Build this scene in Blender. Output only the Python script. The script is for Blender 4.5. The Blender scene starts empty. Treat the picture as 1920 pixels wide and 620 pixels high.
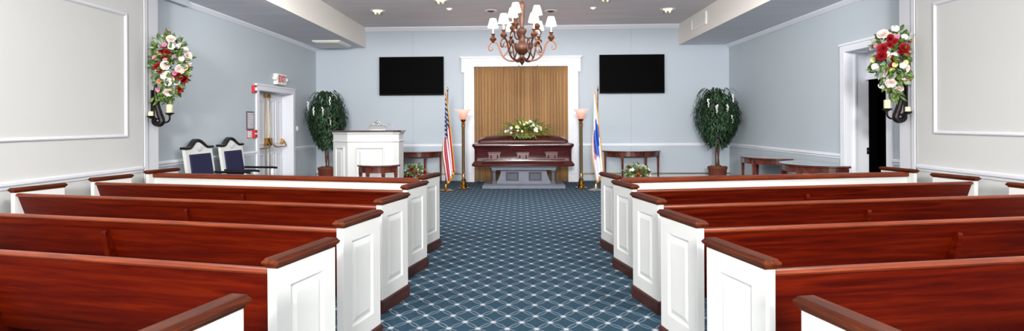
import bpy, bmesh, math, random
from mathutils import Vector, Matrix, Euler
PI = math.pi
sc = bpy.context.scene
COL = sc.collection
random.seed(7)
R = random.Random(11)

# ------------------------------------------------------------------ camera
YAW = math.radians(2.3); ROLL = 0.0052; F = 1145.0
cam_d = bpy.data.cameras.new('camera'); cam = bpy.data.objects.new('camera', cam_d); COL.objects.link(cam)
cam_d.sensor_width = 36; cam_d.sensor_fit = 'HORIZONTAL'; cam_d.lens = F/1920*36
cam_d.shift_x = (960-929)/1920; cam_d.shift_y = (229-310)/1920
cam.matrix_world = Matrix.Translation((0, 0, 1.45)) @ Matrix.Rotation(YAW, 4, 'Z') @ Matrix.Rotation(PI/2, 4, 'X') @ Matrix.Rotation(-ROLL, 4, 'Z')
cam_d.clip_start = 0.05
sc.camera = cam

# ------------------------------------------------------------------ node helpers
def lin(c):
    return tuple(((v/255)/12.92 if v/255 <= 0.04045 else ((v/255+0.055)/1.055)**2.4) for v in c) + (1,)

class NT:
    def __init__(s, name):
        s.m = bpy.data.materials.new(name); s.m.use_nodes = True
        s.t = s.m.node_tree; s.b = s.t.nodes['Principled BSDF']
    def n(s, typ, **kw):
        o = s.t.nodes.new(typ)
        for k, v in kw.items(): setattr(o, k, v)
        return o
    def l(s, a, b): s.t.links.new(a, b)
    def put(s, v, sock):
        if hasattr(v, 'is_output') or isinstance(v, bpy.types.NodeSocket): s.l(v, sock)
        else: sock.default_value = v
    def m_(s, op, a, b=0.0, c=0.0, clamp=False):
        o = s.n('ShaderNodeMath', operation=op); o.use_clamp = clamp
        for i, v in enumerate((a, b, c)): s.put(v, o.inputs[i])
        return o.outputs[0]
    def mix(s, f, a, b):
        o = s.n('ShaderNodeMix', data_type='RGBA')
        s.put(f, o.inputs[0]); s.put(a, o.inputs[6]); s.put(b, o.inputs[7])
        return o.outputs[2]
    def coord(s, kind='Object', scale=(1, 1, 1), rot=(0, 0, 0)):
        c = s.n('ShaderNodeTexCoord'); mp = s.n('ShaderNodeMapping')
        mp.inputs['Scale'].default_value = scale; mp.inputs['Rotation'].default_value = rot
        s.l(c.outputs[kind], mp.inputs[0]); return mp.outputs[0]
    def noise(s, vec, scale=5, detail=4, rough=0.55, dist=0):
        o = s.n('ShaderNodeTexNoise'); o.inputs['Scale'].default_value = scale
        o.inputs['Detail'].default_value = detail; o.inputs['Roughness'].default_value = rough
        o.inputs['Distortion'].default_value = dist
        s.l(vec, o.inputs['Vector']); return o.outputs[0]
    def ramp(s, f, stops):
        o = s.n('ShaderNodeValToRGB'); cr = o.color_ramp
        while len(cr.elements) < len(stops): cr.elements.new(0.5)
        for e, (p, c) in zip(cr.elements, stops): e.position = p; e.color = c
        s.l(f, o.inputs[0]); return o.outputs[0]
    def bump(s, h, strength=0.2, dist=0.01):
        o = s.n('ShaderNodeBump'); o.inputs['Strength'].default_value = strength; o.inputs['Distance'].default_value = dist
        s.l(h, o.inputs['Height']); s.l(o.outputs[0], s.b.inputs['Normal'])
    def set(s, **kw):
        for k, v in kw.items():
            s.put(v, s.b.inputs[k.replace('_', ' ')])
        return s

def simple(name, col, rough=0.5, metal=0.0, var=0.06, scale=8, coat=0, bump=0.0, emit=None, es=0, spec=0.5):
    t = NT(name); c = lin(col)
    d = tuple(x*(1-var*2) for x in c[:3]) + (1,); e = tuple(min(1, x*(1+var)) for x in c[:3]) + (1,)
    nz = t.noise(t.coord(), scale, 3)
    t.set(Base_Color=t.mix(nz, d, e), Roughness=rough, Metallic=metal)
    t.b.inputs['Specular IOR Level'].default_value = spec
    if coat: t.b.inputs['Coat Weight'].default_value = coat; t.b.inputs['Coat Roughness'].default_value = 0.12
    if bump: t.bump(t.noise(t.coord(), scale*12, 4), bump, 0.004)
    if emit:
        t.b.inputs['Emission Color'].default_value = lin(emit); t.b.inputs['Emission Strength'].default_value = es
    return t.m

def wood(name, dark, mid, light, scale=(1, 12, 12), rough=0.3, coat=0.3, s=2.2):
    t = NT(name); v = t.coord('Object', scale)
    a = t.noise(v, s, 8, 0.62, 0.6); b = t.noise(v, s*7, 3, 0.6)
    f = t.m_('ADD', t.m_('MULTIPLY', a, 0.8), t.m_('MULTIPLY', b, 0.2))
    c = t.ramp(f, [(0.32, lin(dark)), (0.5, lin(mid)), (0.7, lin(light))])
    t.set(Base_Color=c, Roughness=rough)
    t.b.inputs['Coat Weight'].default_value = coat; t.b.inputs['Coat Roughness'].default_value = 0.15
    t.bump(b, 0.05, 0.002)
    return t.m

M = {}
M['pew'] = wood('pew_mahogany', (48, 3, 0), (78, 11, 0), (104, 27, 2), (0.7, 14, 14), 0.42, 0.0, 1.8)
M['pew'].node_tree.nodes['Principled BSDF'].inputs['Specular IOR Level'].default_value = 0.14
M['pewrail'] = wood('pew_rail_wood', (78, 22, 2), (108, 38, 5), (134, 58, 14), (1, 14, 14), 0.34, 0.05)
M['cap'] = wood('cap_mahogany', (48, 14, 2), (76, 28, 6), (112, 50, 14), (16, 1.2, 16), 0.5, 0.0)
M['cap'].node_tree.nodes['Principled BSDF'].inputs['Specular IOR Level'].default_value = 0.16
M['kick'] = wood('kick_board_wood', (42, 14, 8), (62, 24, 14), (84, 36, 22), (8, 1.5, 8), 0.4, 0.1)
M['table'] = wood('table_wood', (52, 18, 12), (86, 34, 22), (120, 54, 34), (3, 3, 3), 0.22, 0.5)
M['casket'] = wood('casket_wood', (36, 6, 6), (60, 14, 12), (84, 26, 22), (1, 8, 8), 0.16, 0.8)
M['casketplate'] = wood('casket_plate_wood', (66, 26, 24), (92, 44, 40), (118, 66, 60), (1, 8, 8), 0.22, 0.6)
M['white'] = simple('white_enamel', (220, 220, 217), 0.32, var=0.01, scale=3)
M['pulpit'] = simple('pulpit_white', (202, 202, 200), 0.4, var=0.01, scale=3)
M['trim'] = simple('trim_white', (228, 230, 236), 0.4, var=0.01, scale=3)
M['blue'] = None
def wallmat(name, col, seams=None, var=0.025, bump=0.12):
    t = NT(name); c = lin(col); v = t.coord()
    nz = t.noise(v, 1.2, 4); fine = t.noise(v, 55, 3)
    cc = t.mix(nz, tuple(x*(1-var*1.5) for x in c[:3])+(1,), tuple(x*(1+var) for x in c[:3])+(1,))
    if seams:
        sx = t.n('ShaderNodeSeparateXYZ'); t.l(v, sx.inputs[0])
        m = None
        for s_ in seams:
            d = t.m_('LESS_THAN', t.m_('ABSOLUTE', t.m_('SUBTRACT', sx.outputs[0], s_)), 0.006)
            m = d if m is None else t.m_('MAXIMUM', m, d)
        cc = t.mix(m, cc, tuple(x*0.8 for x in c[:3])+(1,))
    t.set(Base_Color=cc, Roughness=0.6); t.bump(fine, bump, 0.003)
    return t.m
M['blue'] = wallmat('blue_wall_paint', (183, 192, 198))
M['blueback'] = wallmat('blue_wall_paint_back', (184, 193, 202), seams=[-2.62, 2.69])
M['beige'] = wallmat('beige_wall_paint', (214, 215, 213))
M['ceil'] = None
t = NT('ceiling_plaster'); v = t.coord('Object', (0.25, 3.0, 1))
nz = t.noise(v, 2.5, 5, 0.6)
t.set(Base_Color=t.mix(nz, lin((200, 195, 195)), lin((236, 230, 231))), Roughness=0.7)
t.bump(t.noise(t.coord('Object', (0.5, 5, 1)), 5, 3), 0.15, 0.01); M['ceil'] = t.m
t = NT('soffit_plaster'); nz = t.noise(t.coord('Object', (0.25, 3.0, 1)), 2.5, 5, 0.6)
t.set(Base_Color=t.mix(nz, lin((206, 204, 210)), lin((242, 240, 244))), Roughness=0.7); M['soffit'] = t.m
M['fascia'] = wallmat('fascia_paint', (228, 223, 216), var=0.02)

# carpet: ogee lattice of double lines with pale knots
t = NT('patterned_carpet'); v = t.coord('Object')
sx = t.n('ShaderNodeSeparateXYZ'); t.l(v, sx.inputs[0])
u = t.m_('DIVIDE', t.m_('SUBTRACT', sx.outputs[0], 0.109), 0.206)
w = t.m_('DIVIDE', t.m_('SUBTRACT', sx.outputs[1], 4.572), 0.283)
a = t.m_('ADD', u, w); b = t.m_('SUBTRACT', u, w)
def lattice(p, q):
    d = t.m_('ABSOLUTE', t.m_('SUBTRACT', p, t.m_('ROUND', p)))
    sn = t.m_('ABSOLUTE', t.m_('SINE', t.m_('MULTIPLY', q, PI)))
    e = t.m_('ABSOLUTE', t.m_('SUBTRACT', d, t.m_('MULTIPLY', sn, 0.105)))
    mr = t.n('ShaderNodeMapRange'); mr.inputs[1].default_value = 0.020; mr.inputs[2].default_value = 0.048
    mr.inputs[3].default_value = 1; mr.inputs[4].default_value = 0
    t.l(e, mr.inputs[0]); return mr.outputs[0]
L = t.m_('MAXIMUM', lattice(a, b), lattice(b, a))
def fr(p): return t.m_('SUBTRACT', p, t.m_('ROUND', p))
fa, fb = fr(a), fr(b)
dx_ = t.m_('MULTIPLY', t.m_('ADD', fa, fb), 0.5); dy_ = t.m_('MULTIPLY', t.m_('SUBTRACT', fa, fb), 0.5)
rr = t.m_('SQRT', t.m_('ADD', t.m_('MULTIPLY', dx_, dx_), t.m_('MULTIPLY', dy_, dy_)))
mr = t.n('ShaderNodeMapRange'); mr.inputs[1].default_value = 0.05; mr.inputs[2].default_value = 0.12
mr.inputs[3].default_value = 1; mr.inputs[4].default_value = 0; t.l(rr, mr.inputs[0])
knot = mr.outputs[0]
pile = t.noise(v, 260, 2); blot = t.noise(v, 22, 3)
base = t.mix(blot, lin((34, 58, 74)), lin((52, 78, 94)))
base = t.mix(t.m_('MULTIPLY', L, 0.72), base, lin((128, 142, 156)))
base = t.mix(knot, base, lin((196, 198, 204)))
base = t.mix(t.m_('MULTIPLY', pile, 0.35), base, lin((36, 52, 66)))
t.set(Base_Color=base, Roughness=0.95); t.b.inputs['Specular IOR Level'].default_value = 0.1
t.bump(pile, 0.5, 0.006); M['carpet'] = t.m

M['curtain'] = simple('curtain_tan', (158, 126, 80), 0.6, var=0.08, scale=4)
t = NT('curtain_cloth'); v = t.coord('Object', (13, 13, 0.4))
t.set(Base_Color=t.mix(t.noise(v, 1.5, 4), lin((122, 84, 42)), lin((182, 140, 90))), Roughness=0.55)
t.b.inputs['Sheen Weight'].default_value = 0.3; M['curtain'] = t.m
M['screen'] = simple('screen_black', (2, 2, 2), 0.55, var=0.0, spec=0.03)
M['black'] = simple('black_lacquer', (16, 14, 16), 0.3, var=0.05)
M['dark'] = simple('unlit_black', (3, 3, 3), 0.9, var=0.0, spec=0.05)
M['bezel'] = simple('bezel_black', (5, 5, 6), 0.5, spec=0.1)
M['iron'] = simple('dark_iron', (26, 20, 18), 0.4, 0.3, 0.2, 30)
M['brass'] = simple('brass', (196, 150, 78), 0.25, 1.0, 0.1, 20)
M['oldbrass'] = simple('antique_brass', (160, 132, 92), 0.35, 0.85, 0.12, 14)
M['silver'] = simple('silver_metal', (196, 190, 176), 0.3, 0.9)
M['bronze'] = simple('carved_bronze', (76, 38, 16), 0.45, 0.25, 0.35, 18, bump=0.4)
M['terra'] = simple('painted_terracotta_arm', (122, 72, 48), 0.5, 0.1, 0.15, 18)  # paler bronze: overexposure of the side arms put into the colour
M['shade'] = simple('lit_shade', (250, 246, 236), 0.6, var=0.01, emit=(255, 246, 230), es=0.75)
M['candle'] = simple('ivory_candle', (238, 226, 184), 0.5, var=0.03)
M['bulb'] = simple('bulb_glow', (255, 240, 210), 0.4, emit=(255, 232, 190), es=3.0)
t = NT('rose_glass'); sxx = t.n('ShaderNodeSeparateXYZ'); t.l(t.coord('Generated'), sxx.inputs[0])
c = t.ramp(sxx.outputs[2], [(0.0, lin((214, 110, 84))), (0.6, lin((240, 150, 134))), (1.0, lin((236, 200, 188)))])
t.set(Base_Color=c, Roughness=0.3, Emission_Color=c, Emission_Strength=0.8); M['rose'] = t.m
M['bier'] = simple('bier_slate_grey', (100, 104, 118), 0.45, var=0.12, scale=6)
M['bierdark'] = simple('bier_dark_edge', (62, 64, 74), 0.5, var=0.1)
M['navy'] = simple('navy_velvet', (18, 18, 62), 0.75, var=0.12, scale=12)
M['glass'] = simple('table_glass_top', (150, 172, 176), 0.05, 0.0, 0.02, 4, coat=1.0)
M['red'] = simple('alarm_red', (196, 34, 40), 0.4, var=0.04)
M['paper'] = simple('paper_white', (222, 222, 224), 0.7, var=0.04, scale=30)
M['frame'] = simple('notice_frame_mauve', (98, 80, 92), 0.4)
M['plate'] = simple('plastic_white', (236, 236, 232), 0.4, var=0.01)
M['terracotta'] = simple('woven_pot', (112, 52, 32), 0.6, var=0.2, scale=22, bump=0.6)
M['moss'] = simple('moss_brown', (106, 74, 38), 0.9, var=0.35, scale=30, bump=0.8)
M['bark'] = simple('bark', (92, 62, 48), 0.8, var=0.3, scale=20, bump=0.8)
def leafmat(name, c1, c2, rough=0.45, scale=9):
    t = NT(name); nz = t.noise(t.coord('Object'), scale, 2)
    t.set(Base_Color=t.ramp(nz, [(0.35, lin(c1)), (0.65, lin(c2))]), Roughness=rough); return t.m
M['ficus'] = leafmat('ficus_leaf', (14, 36, 20), (46, 82, 42))
M['leaf'] = leafmat('bouquet_leaf', (34, 60, 22), (108, 136, 48), scale=14)
M['lightleaf'] = leafmat('spray_leaf', (62, 88, 22), (168, 182, 84), scale=12)
M['sage'] = leafmat('sage_leaf', (110, 132, 116), (164, 180, 160), scale=12)
for k, c in dict(redrose=(160, 14, 26), cream=(248, 232, 224), pinkrose=(240, 206, 202), whitefl=(246, 244, 240), pinkfl=(214, 140, 168), yellowfl=(232, 222, 150), peach=(222, 160, 118)).items():
    M[k] = simple('petal_'+k, c, 0.6, var=0.08, scale=20)
t = NT('stars_and_stripes'); uv = t.n('ShaderNodeTexCoord'); s2 = t.n('ShaderNodeSeparateXYZ'); t.l(uv.outputs['UV'], s2.inputs[0])
U, V = s2.outputs[0], s2.outputs[1]
st = t.m_('MODULO', t.m_('FLOOR', t.m_('MULTIPLY', V, 13)), 2)
stripes = t.mix(st, lin((178, 22, 44)), lin((226, 222, 228)))
def starf(off):
    x = t.m_('SUBTRACT', t.m_('FRACT', t.m_('ADD', t.m_('MULTIPLY', U, 15), off)), 0.5)
    y = t.m_('SUBTRACT', t.m_('FRACT', t.m_('ADD', t.m_('MULTIPLY', V, 9.3), off)), 0.5)
    return t.m_('LESS_THAN', t.m_('SQRT', t.m_('ADD', t.m_('MULTIPLY', x, x), t.m_('MULTIPLY', y, y))), 0.2)
can = t.mix(t.m_('MAXIMUM', starf(0), starf(0.5)), lin((14, 22, 72)), lin((200, 204, 216)))
inc = t.m_('MULTIPLY', t.m_('LESS_THAN', U, 0.42), t.m_('LESS_THAN', V, 7/13))
t.set(Base_Color=t.mix(inc, stripes, can), Roughness=0.6); M['usflag'] = t.m
t = NT('white_flag_cloth'); uv = t.n('ShaderNodeTexCoord'); s2 = t.n('ShaderNodeSeparateXYZ'); t.l(uv.outputs['UV'], s2.inputs[0])
U, V = s2.outputs[0], s2.outputs[1]
nz = t.noise(uv.outputs['UV'], 14, 3)
def ell(cu, cv, ru, rv):
    x = t.m_('DIVIDE', t.m_('SUBTRACT', U, cu), ru); y = t.m_('DIVIDE', t.m_('SUBTRACT', V, cv), rv)
    return t.m_('SQRT', t.m_('ADD', t.m_('MULTIPLY', x, x), t.m_('MULTIPLY', y, y)))
em = t.m_('LESS_THAN', t.m_('ADD', ell(0.50, 0.28, 0.26, 0.32), t.m_('MULTIPLY', nz, 0.7)), 1.25)
rb = t.m_('MULTIPLY', t.m_('LESS_THAN', t.m_('ABSOLUTE', t.m_('SUBTRACT', V, 0.74)), 0.07), t.m_('LESS_THAN', t.m_('ABSOLUTE', t.m_('SUBTRACT', U, 0.34)), 0.3))
c = t.mix(em, lin((228, 226, 234)), lin((52, 96, 190)))
txt = t.m_('GREATER_THAN', t.noise(uv.outputs['UV'], 40, 1), 0.52)
c = t.mix(t.m_('MULTIPLY', rb, t.m_('ADD', 0.45, t.m_('MULTIPLY', txt, 0.55))), c, lin((190, 36, 56)))
t.set(Base_Color=c, Roughness=0.6); M['whiteflag'] = t.m
M['fringe'] = simple('gold_fringe', (222, 158, 44), 0.5, 0.1, 0.25, 60, bump=0.5)

# ------------------------------------------------------------------ mesh helpers
class MB:
    def __init__(s, mx=1):
        s.bm = bmesh.new(); s.mx = mx; s.uv = None; s.sm = False
    def P(s, p): return (p[0]*s.mx, p[1], p[2])
    def quadstrip(s, ringA, ringB, close=True):
        n = len(ringA)
        for i in range(n if close else n-1):
            j = (i+1) % n
            try: s.bm.faces.new((ringA[i], ringA[j], ringB[j], ringB[i]))
            except ValueError: pass
    def ring(s, pts): return [s.bm.verts.new(s.P(p)) for p in pts]
    def loft(s, rings, cap=True):
        rs = [s.ring(r) for r in rings]
        for a_, b_ in zip(rs, rs[1:]): s.quadstrip(a_, b_)
        if cap:
            s.bm.faces.new(rs[0][::-1]); s.bm.faces.new(rs[-1])
        return s
    def box(s, x0, x1, y0, y1, z0, z1):
        q = lambda z: [(x0, y0, z), (x1, y0, z), (x1, y1, z), (x0, y1, z)]
        return s.loft([q(z0), q(z1)])
    def rects(s, cx, cy, levels):
        """stack of rectangles (half x, half y, z)"""
        return s.loft([[(cx-a, cy-b, z), (cx+a, cy-b, z), (cx+a, cy+b, z), (cx-a, cy+b, z)] for a, b, z in levels])
    def rrects(s, cx, cy, levels, rad=0.05, n=4):
        rings = []
        for a, b, z in levels:
            r = min(rad, a*0.9, b*0.9); pts = []
            for qx, qy, a0 in ((1, 1, 0), (-1, 1, PI/2), (-1, -1, PI), (1, -1, 3*PI/2)):
                for k in range(n+1):
                    an = a0+k*PI/2/n
                    pts.append((cx+qx*(a-r)+r*math.cos(an), cy+qy*(b-r)+r*math.sin(an), z))
            rings.append(pts)
        return s.loft(rings)
    def prism(s, pts, axis, d0, d1):
        """pts 2D polygon; axis 'x': pts are (y,z); 'y': (x,z); 'z': (x,y)"""
        f = {'x': lambda p, d: (d, p[0], p[1]), 'y': lambda p, d: (p[0], d, p[1]), 'z': lambda p, d: (p[0], p[1], d)}[axis]
        return s.loft([[f(p, d0) for p in pts], [f(p, d1) for p in pts]])
    def lathe(s, prof, c=(0, 0, 0), n=20, cap=True):
        rings = [[(c[0]+r*math.cos(2*PI*k/n), c[1]+r*math.sin(2*PI*k/n), c[2]+z) for k in range(n)] for r, z in prof]
        s.sm = True
        return s.loft(rings, cap)
    def tube(s, pts, r, n=8):
        pts = [Vector(p) for p in pts]; rs = r if isinstance(r, (list, tuple)) else [r]*len(pts)
        up = Vector((0.13, 0.21, 1)).normalized(); rings = []; prev = None
        for i, p in enumerate(pts):
            d = (pts[min(i+1, len(pts)-1)]-pts[max(i-1, 0)]).normalized()
            if prev is None:
                a_ = d.cross(up)
                if a_.length < 0.15: a_ = d.cross(Vector((1, 0, 0)))
            else: a_ = prev-d*prev.dot(d)
            a_.normalize(); b_ = d.cross(a_); prev = a_
            rings.append([tuple(p+(a_*math.cos(2*PI*k/n)+b_*math.sin(2*PI*k/n))*rs[i]) for k in range(n)])
        s.sm = True
        return s.loft(rings)
    def ball(s, c, r, n=10, sz=1):
        m = n//2+1
        return s.lathe([(r*math.sin(PI*(k+0.15)/(m+0.3)), -r*sz*math.cos(PI*(k+0.15)/(m+0.3))) for k in range(m+1)], c, n)
    def grid(s, f, nu, nv, uv=False):
        if uv and s.uv is None: s.uv = s.bm.loops.layers.uv.new('UVMap')
        vs = [[s.bm.verts.new(s.P(f(i/nu, j/nv))) for j in range(nv+1)] for i in range(nu+1)]
        for i in range(nu):
            for j in range(nv):
                fc = s.bm.faces.new((vs[i][j], vs[i+1][j], vs[i+1][j+1], vs[i][j+1]))
                if uv:
                    for lp, (a_, b_) in zip(fc.loops, ((i, j), (i+1, j), (i+1, j+1), (i, j+1))):
                        lp[s.uv].uv = (a_/nu, b_/nv)
        s.sm = True
        return s
    def nested(s, frames, outer_only=False):
        """frames: list of 4-point rings; quads between and a cap on the last"""
        rs = [s.ring(f) for f in frames]
        for a_, b_ in zip(rs, rs[1:]): s.quadstrip(a_, b_)
        s.bm.faces.new(rs[-1]); return s
    def leaf(s, p, d, nrm, L_, W_, bend=0.25):
        p = Vector(p); d = Vector(d).normalized(); sd = d.cross(Vector(nrm))
        if sd.length < 1e-3: sd = d.cross(Vector((1, 0.3, 0)))
        sd.normalize(); nn = sd.cross(d).normalized()
        prof = ((0, 0.12), (0.3, 0.9), (0.62, 0.85), (1, 0.03)); rows = []
        for tt, ww in prof:
            c_ = p+d*(L_*tt)-nn*(bend*L_*tt*tt)
            rows.append([s.bm.verts.new(s.P(tuple(c_+sd*(W_*0.5*ww*k)+nn*(abs(k)*W_*0.12)))) for k in (-1, 0, 1)])
        for a_, b_ in zip(rows, rows[1:]):
            for k in range(2): s.bm.faces.new((a_[k], a_[k+1], b_[k+1], b_[k]))
        s.sm = True
    def build(s, name, mat, parent=None, bevel=0, solid=0, smooth=None, recalc=True):
        me = bpy.data.meshes.new(name)
        if recalc: bmesh.ops.recalc_face_normals(s.bm, faces=s.bm.faces)
        s.bm.to_mesh(me); s.bm.free()
        sm = s.sm if smooth is None else smooth
        if sm:
            me.shade_smooth()
            try: me.set_sharp_from_angle(angle=math.radians(40))
            except Exception: pass
        me.materials.append(mat)
        o = bpy.data.objects.new(name, me); COL.objects.link(o)
        if parent: o.parent = parent
        if solid:
            md = o.modifiers.new('solid', 'SOLIDIFY'); md.thickness = solid; md.offset = 0
        if bevel:
            md = o.modifiers.new('bevel', 'BEVEL'); md.width = bevel; md.segments = 2; md.limit_method = 'ANGLE'; md.angle_limit = math.radians(35)
            md.harden_normals = False
        return o

def tag(o, label, cat, group=None, kind=None):
    o['label'] = label; o['category'] = cat
    if group: o['group'] = group
    if kind: o['kind'] = kind
    return o
def thing(name, label, cat, loc=(0, 0, 0), rz=0, group=None, kind=None):
    o = bpy.data.objects.new(name, None); COL.objects.link(o)
    o.location = loc; o.rotation_euler = (0, 0, rz); o.empty_display_size = 0.1
    return tag(o, label, cat, group, kind)
KIDS = {}
def copy_tree(o, parent=None):
    c = o.copy(); COL.objects.link(c); c.parent = parent
    for ch in [x for x in COL.objects if x.parent == o]: copy_tree(ch, c)
    return c
def struct(o, label, cat): return tag(o, label, cat, kind='structure')
def curve_pts(ctrl, n=10):
    """Catmull-Rom through ctrl"""
    c = [Vector(p) for p in ctrl]; c = [c[0]*2-c[1]]+c+[c[-1]*2-c[-2]]; out = []
    for i in range(1, len(c)-2):
        for k in range(n):
            t_ = k/n; a_, b_, d_, e_ = c[i-1], c[i], c[i+1], c[i+2]
            out.append(0.5*((2*b_)+(d_-a_)*t_+(2*a_-5*b_+4*d_-e_)*t_*t_+(3*b_-a_-3*d_+e_)*t_**3))
    out.append(c[-2]); return [tuple(p) for p in out]

# ------------------------------------------------------------------ room shell
D = 14.9; WX = 5.03; NX = 4.8; PN, PF = 7.62, 7.93; CZ = 3.79; SZ = 3.29; Y0 = -8.0
struct(MB().box(-6.2, 6.2, Y0, D+0.2, -0.1, 0).build('floor', M['carpet']), 'blue carpet with a pale diamond lattice pattern covering the aisle and floor', 'carpet')
struct(MB().box(-5.2, 5.2, D, D+0.15, 0, 3.9).build('wall_back', M['blueback']), 'pale blue back wall behind the casket', 'wall')
# left blue wall with door opening y 11.55..13.3, z 2.08
w_ = MB(); w_.box(-5.2, -WX, PF, 11.50, 0, 3.9); w_.box(-5.2, -WX, 13.35, D, 0, 3.9); w_.box(-5.2, -WX, 11.50, 13.35, 2.14, 3.9)
struct(w_.build('wall_left', M['blue']), 'blue side wall on the left with the double doors', 'wall')
w_ = MB(); w_.box(WX, 5.2, PF, 8.50, 0, 3.9); w_.box(WX, 5.2, 9.69, D, 0, 3.9); w_.box(WX, 5.2, 8.50, 9.69, 2.56, 3.9)
struct(w_.build('wall_right', M['blue']), 'blue side wall on the right with the dark doorway', 'wall')
struct(MB().box(-NX-0.2, -NX, Y0, PN, 0, 3.9).build('wall_left', M['beige']), 'beige wall beside the left pews with a framed moulding panel', 'wall')
struct(MB().box(NX, NX+0.2, Y0, PN, 0, 3.9).build('wall_right', M['beige']), 'beige wall beside the right pews with a framed moulding panel', 'wall')
struct(MB().box(-6.2, 6.2, Y0, D+0.2, CZ, CZ+0.12).build('ceiling', M['ceil']), 'grey plaster ceiling above the aisle and chandelier', 'ceiling')
TN = 0
def trim(mb, label, mat='trim', bevel=0.004, cat='trim'):
    global TN; TN += 1
    return struct(mb.build('trim_%d' % TN, M[mat], bevel=bevel), label, cat)
for sgn, side in ((-1, 'left'), (1, 'right')):
    # dropped side ceilings: a pale fascia board and the grey underside
    xi = -3.78 if sgn < 0 else 3.83
    a_, b_ = sorted((xi, xi+sgn*0.06))
    trim(MB().box(a_, b_, PF, D, SZ, CZ), 'pale vertical fascia of the dropped ceiling on the %s' % side, 'fascia')
    a_, b_ = sorted((xi+sgn*0.06, sgn*WX))
    struct(MB().box(a_, b_, PF, D, SZ, SZ+0.08).build('ceiling', M['soffit']), 'grey dropped side ceiling along the %s blue wall' % side, 'ceiling')
    # crown along the side wall
    q = [(sgn*WX, SZ), (sgn*(WX-0.075), SZ), (sgn*(WX-0.07), SZ-0.02), (sgn*(WX-0.02), SZ-0.07), (sgn*WX, SZ-0.08)]
    trim(MB().prism(q, 'y', 8.97, D), 'white crown moulding along the top of the %s blue wall' % side)
    # chair rails
    def rail(x, y0, y1, lab, z=0.895, s_=sgn):
        q = [(x, z+0.035), (x-s_*0.012, z+0.035), (x-s_*0.03, z+0.022), (x-s_*0.03, z-0.005), (x-s_*0.016, z-0.02), (x-s_*0.012, z-0.045), (x, z-0.045)]
        trim(MB().prism(q, 'y', y0, y1), lab)
    if sgn < 0:
        rail(-WX, PF, 11.43, 'white chair rail on the left blue wall before the double doors'); rail(-WX, 13.42, D, 'short white chair rail between the double doors and the back corner')
    else:
        rail(WX, 9.75, D, 'white chair rail on the right blue wall behind the side tables'); rail(WX, PF, 8.43, 'short white chair rail between the dark doorway and the right pier')
    rail(sgn*NX, Y0, PN-0.05, 'white chair rail along the %s beige wall' % side, 0.885)
    # piers at the end of the beige walls
    xo = sgn*(WX+0.15)
    a_, b_ = sorted((sgn*NX, xo))
    trim(MB().box(a_, b_, PN, PF, 0, 3.9), 'white pier between the beige and blue walls on the %s' % side)
    a_, b_ = sorted((sgn*(NX-0.018), sgn*NX))
    trim(MB().box(a_, b_, PN-0.02, PN+0.05, 0, 3.79), 'slim white edge strip on the %s pier' % side)
    a_, b_ = sorted((sgn*(NX-0.012), sgn*NX))
    trim(MB().box(a_, b_, PN-0.02, PN+0.0, 0, 3.79), 'thin bead where the %s beige wall meets its pier' % side)
    # picture-frame moulding on beige wall
    f = MB(); xx = sgn*NX
    prof = [(0.0, 0.0), (0.0, 0.014), (0.012, 0.022), (0.026, 0.018), (0.036, 0.008), (0.036, 0.0)]
    y0_, y1_, z0_, z1_ = 2.2, 7.27, 1.29, 2.80
    rings = []
    for ins, dep in prof:
        rings.append([(xx-sgn*dep, y0_+ins, z0_+ins), (xx-sgn*dep, y1_-ins, z0_+ins), (xx-sgn*dep, y1_-ins, z1_-ins), (xx-sgn*dep, y0_+ins, z1_-ins)])
    f.loft(rings, cap=False)
    trim(f, 'white picture-frame moulding on the %s beige wall' % side, bevel=0)
    # baseboards
    a_, b_ = sorted((sgn*NX, sgn*(NX-0.015)))
    struct(MB().box(a_, b_, Y0, PN-0.02, 0, 0.12).build('baseboard_'+side, M['trim']), 'white baseboard of the %s beige wall' % side, 'baseboard')
# header beam between the nave and the chancel, above the frame
trim(MB().box(-4.98, 4.98, PN, PF, 3.35, CZ), 'header beam above the pews where the room widens', 'fascia')
# shadow boxes added where crowns begin
for sgn, side in ((-1, 'left'), (1, 'right')):
    a_, b_ = sorted((sgn*WX, sgn*(WX-0.09)))
    trim(MB().box(a_, b_, 8.2, 8.97, 3.2, SZ), 'grey duct cover at the top of the %s blue wall' % side, 'blue')
# back wall crown, rail, baseboard heater
q = [(D, CZ), (D-0.10, CZ), (D-0.095, CZ-0.025), (D-0.03, CZ-0.10), (D, CZ-0.11)]
trim(MB().prism(q, 'x', -3.78, 3.83), 'white crown moulding at the top of the back wall')
zr = 0.89; q = [(D, zr+0.04), (D-0.012, zr+0.04), (D-0.03, zr+0.022), (D-0.03, zr-0.01), (D-0.012, zr-0.045), (D, zr-0.045)]
trim(MB().prism(q, 'x', -WX, -1.36), 'white chair rail on the back wall left of the curtain')
trim(MB().prism(q, 'x', 1.41, WX), 'white chair rail on the back wall right of the curtain')
for a_, b_, s_ in ((-WX, -1.4, 'left'), (1.45, WX, 'right')):
    h_ = thing('baseboard_heater', 'low metal baseboard heater on the back wall %s of the curtain' % s_, 'heater', (0, 0, 0))
    MB().prism([(D, 0.03), (D-0.055, 0.03), (D-0.06, 0.16), (D-0.02, 0.19), (D, 0.19)], 'x', a_+0.02, b_-0.02).build('cover', M['blue'], h_, bevel=0.003)
    MB().box(a_+0.02, b_-0.02, D-0.062, D, 0.195, 0.215).build('top_edge', M['oldbrass'], h_)
    MB().box(a_+0.02, b_-0.02, D-0.04, D, 0.0, 0.03).build('base_strip', M['bierdark'], h_)

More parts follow.
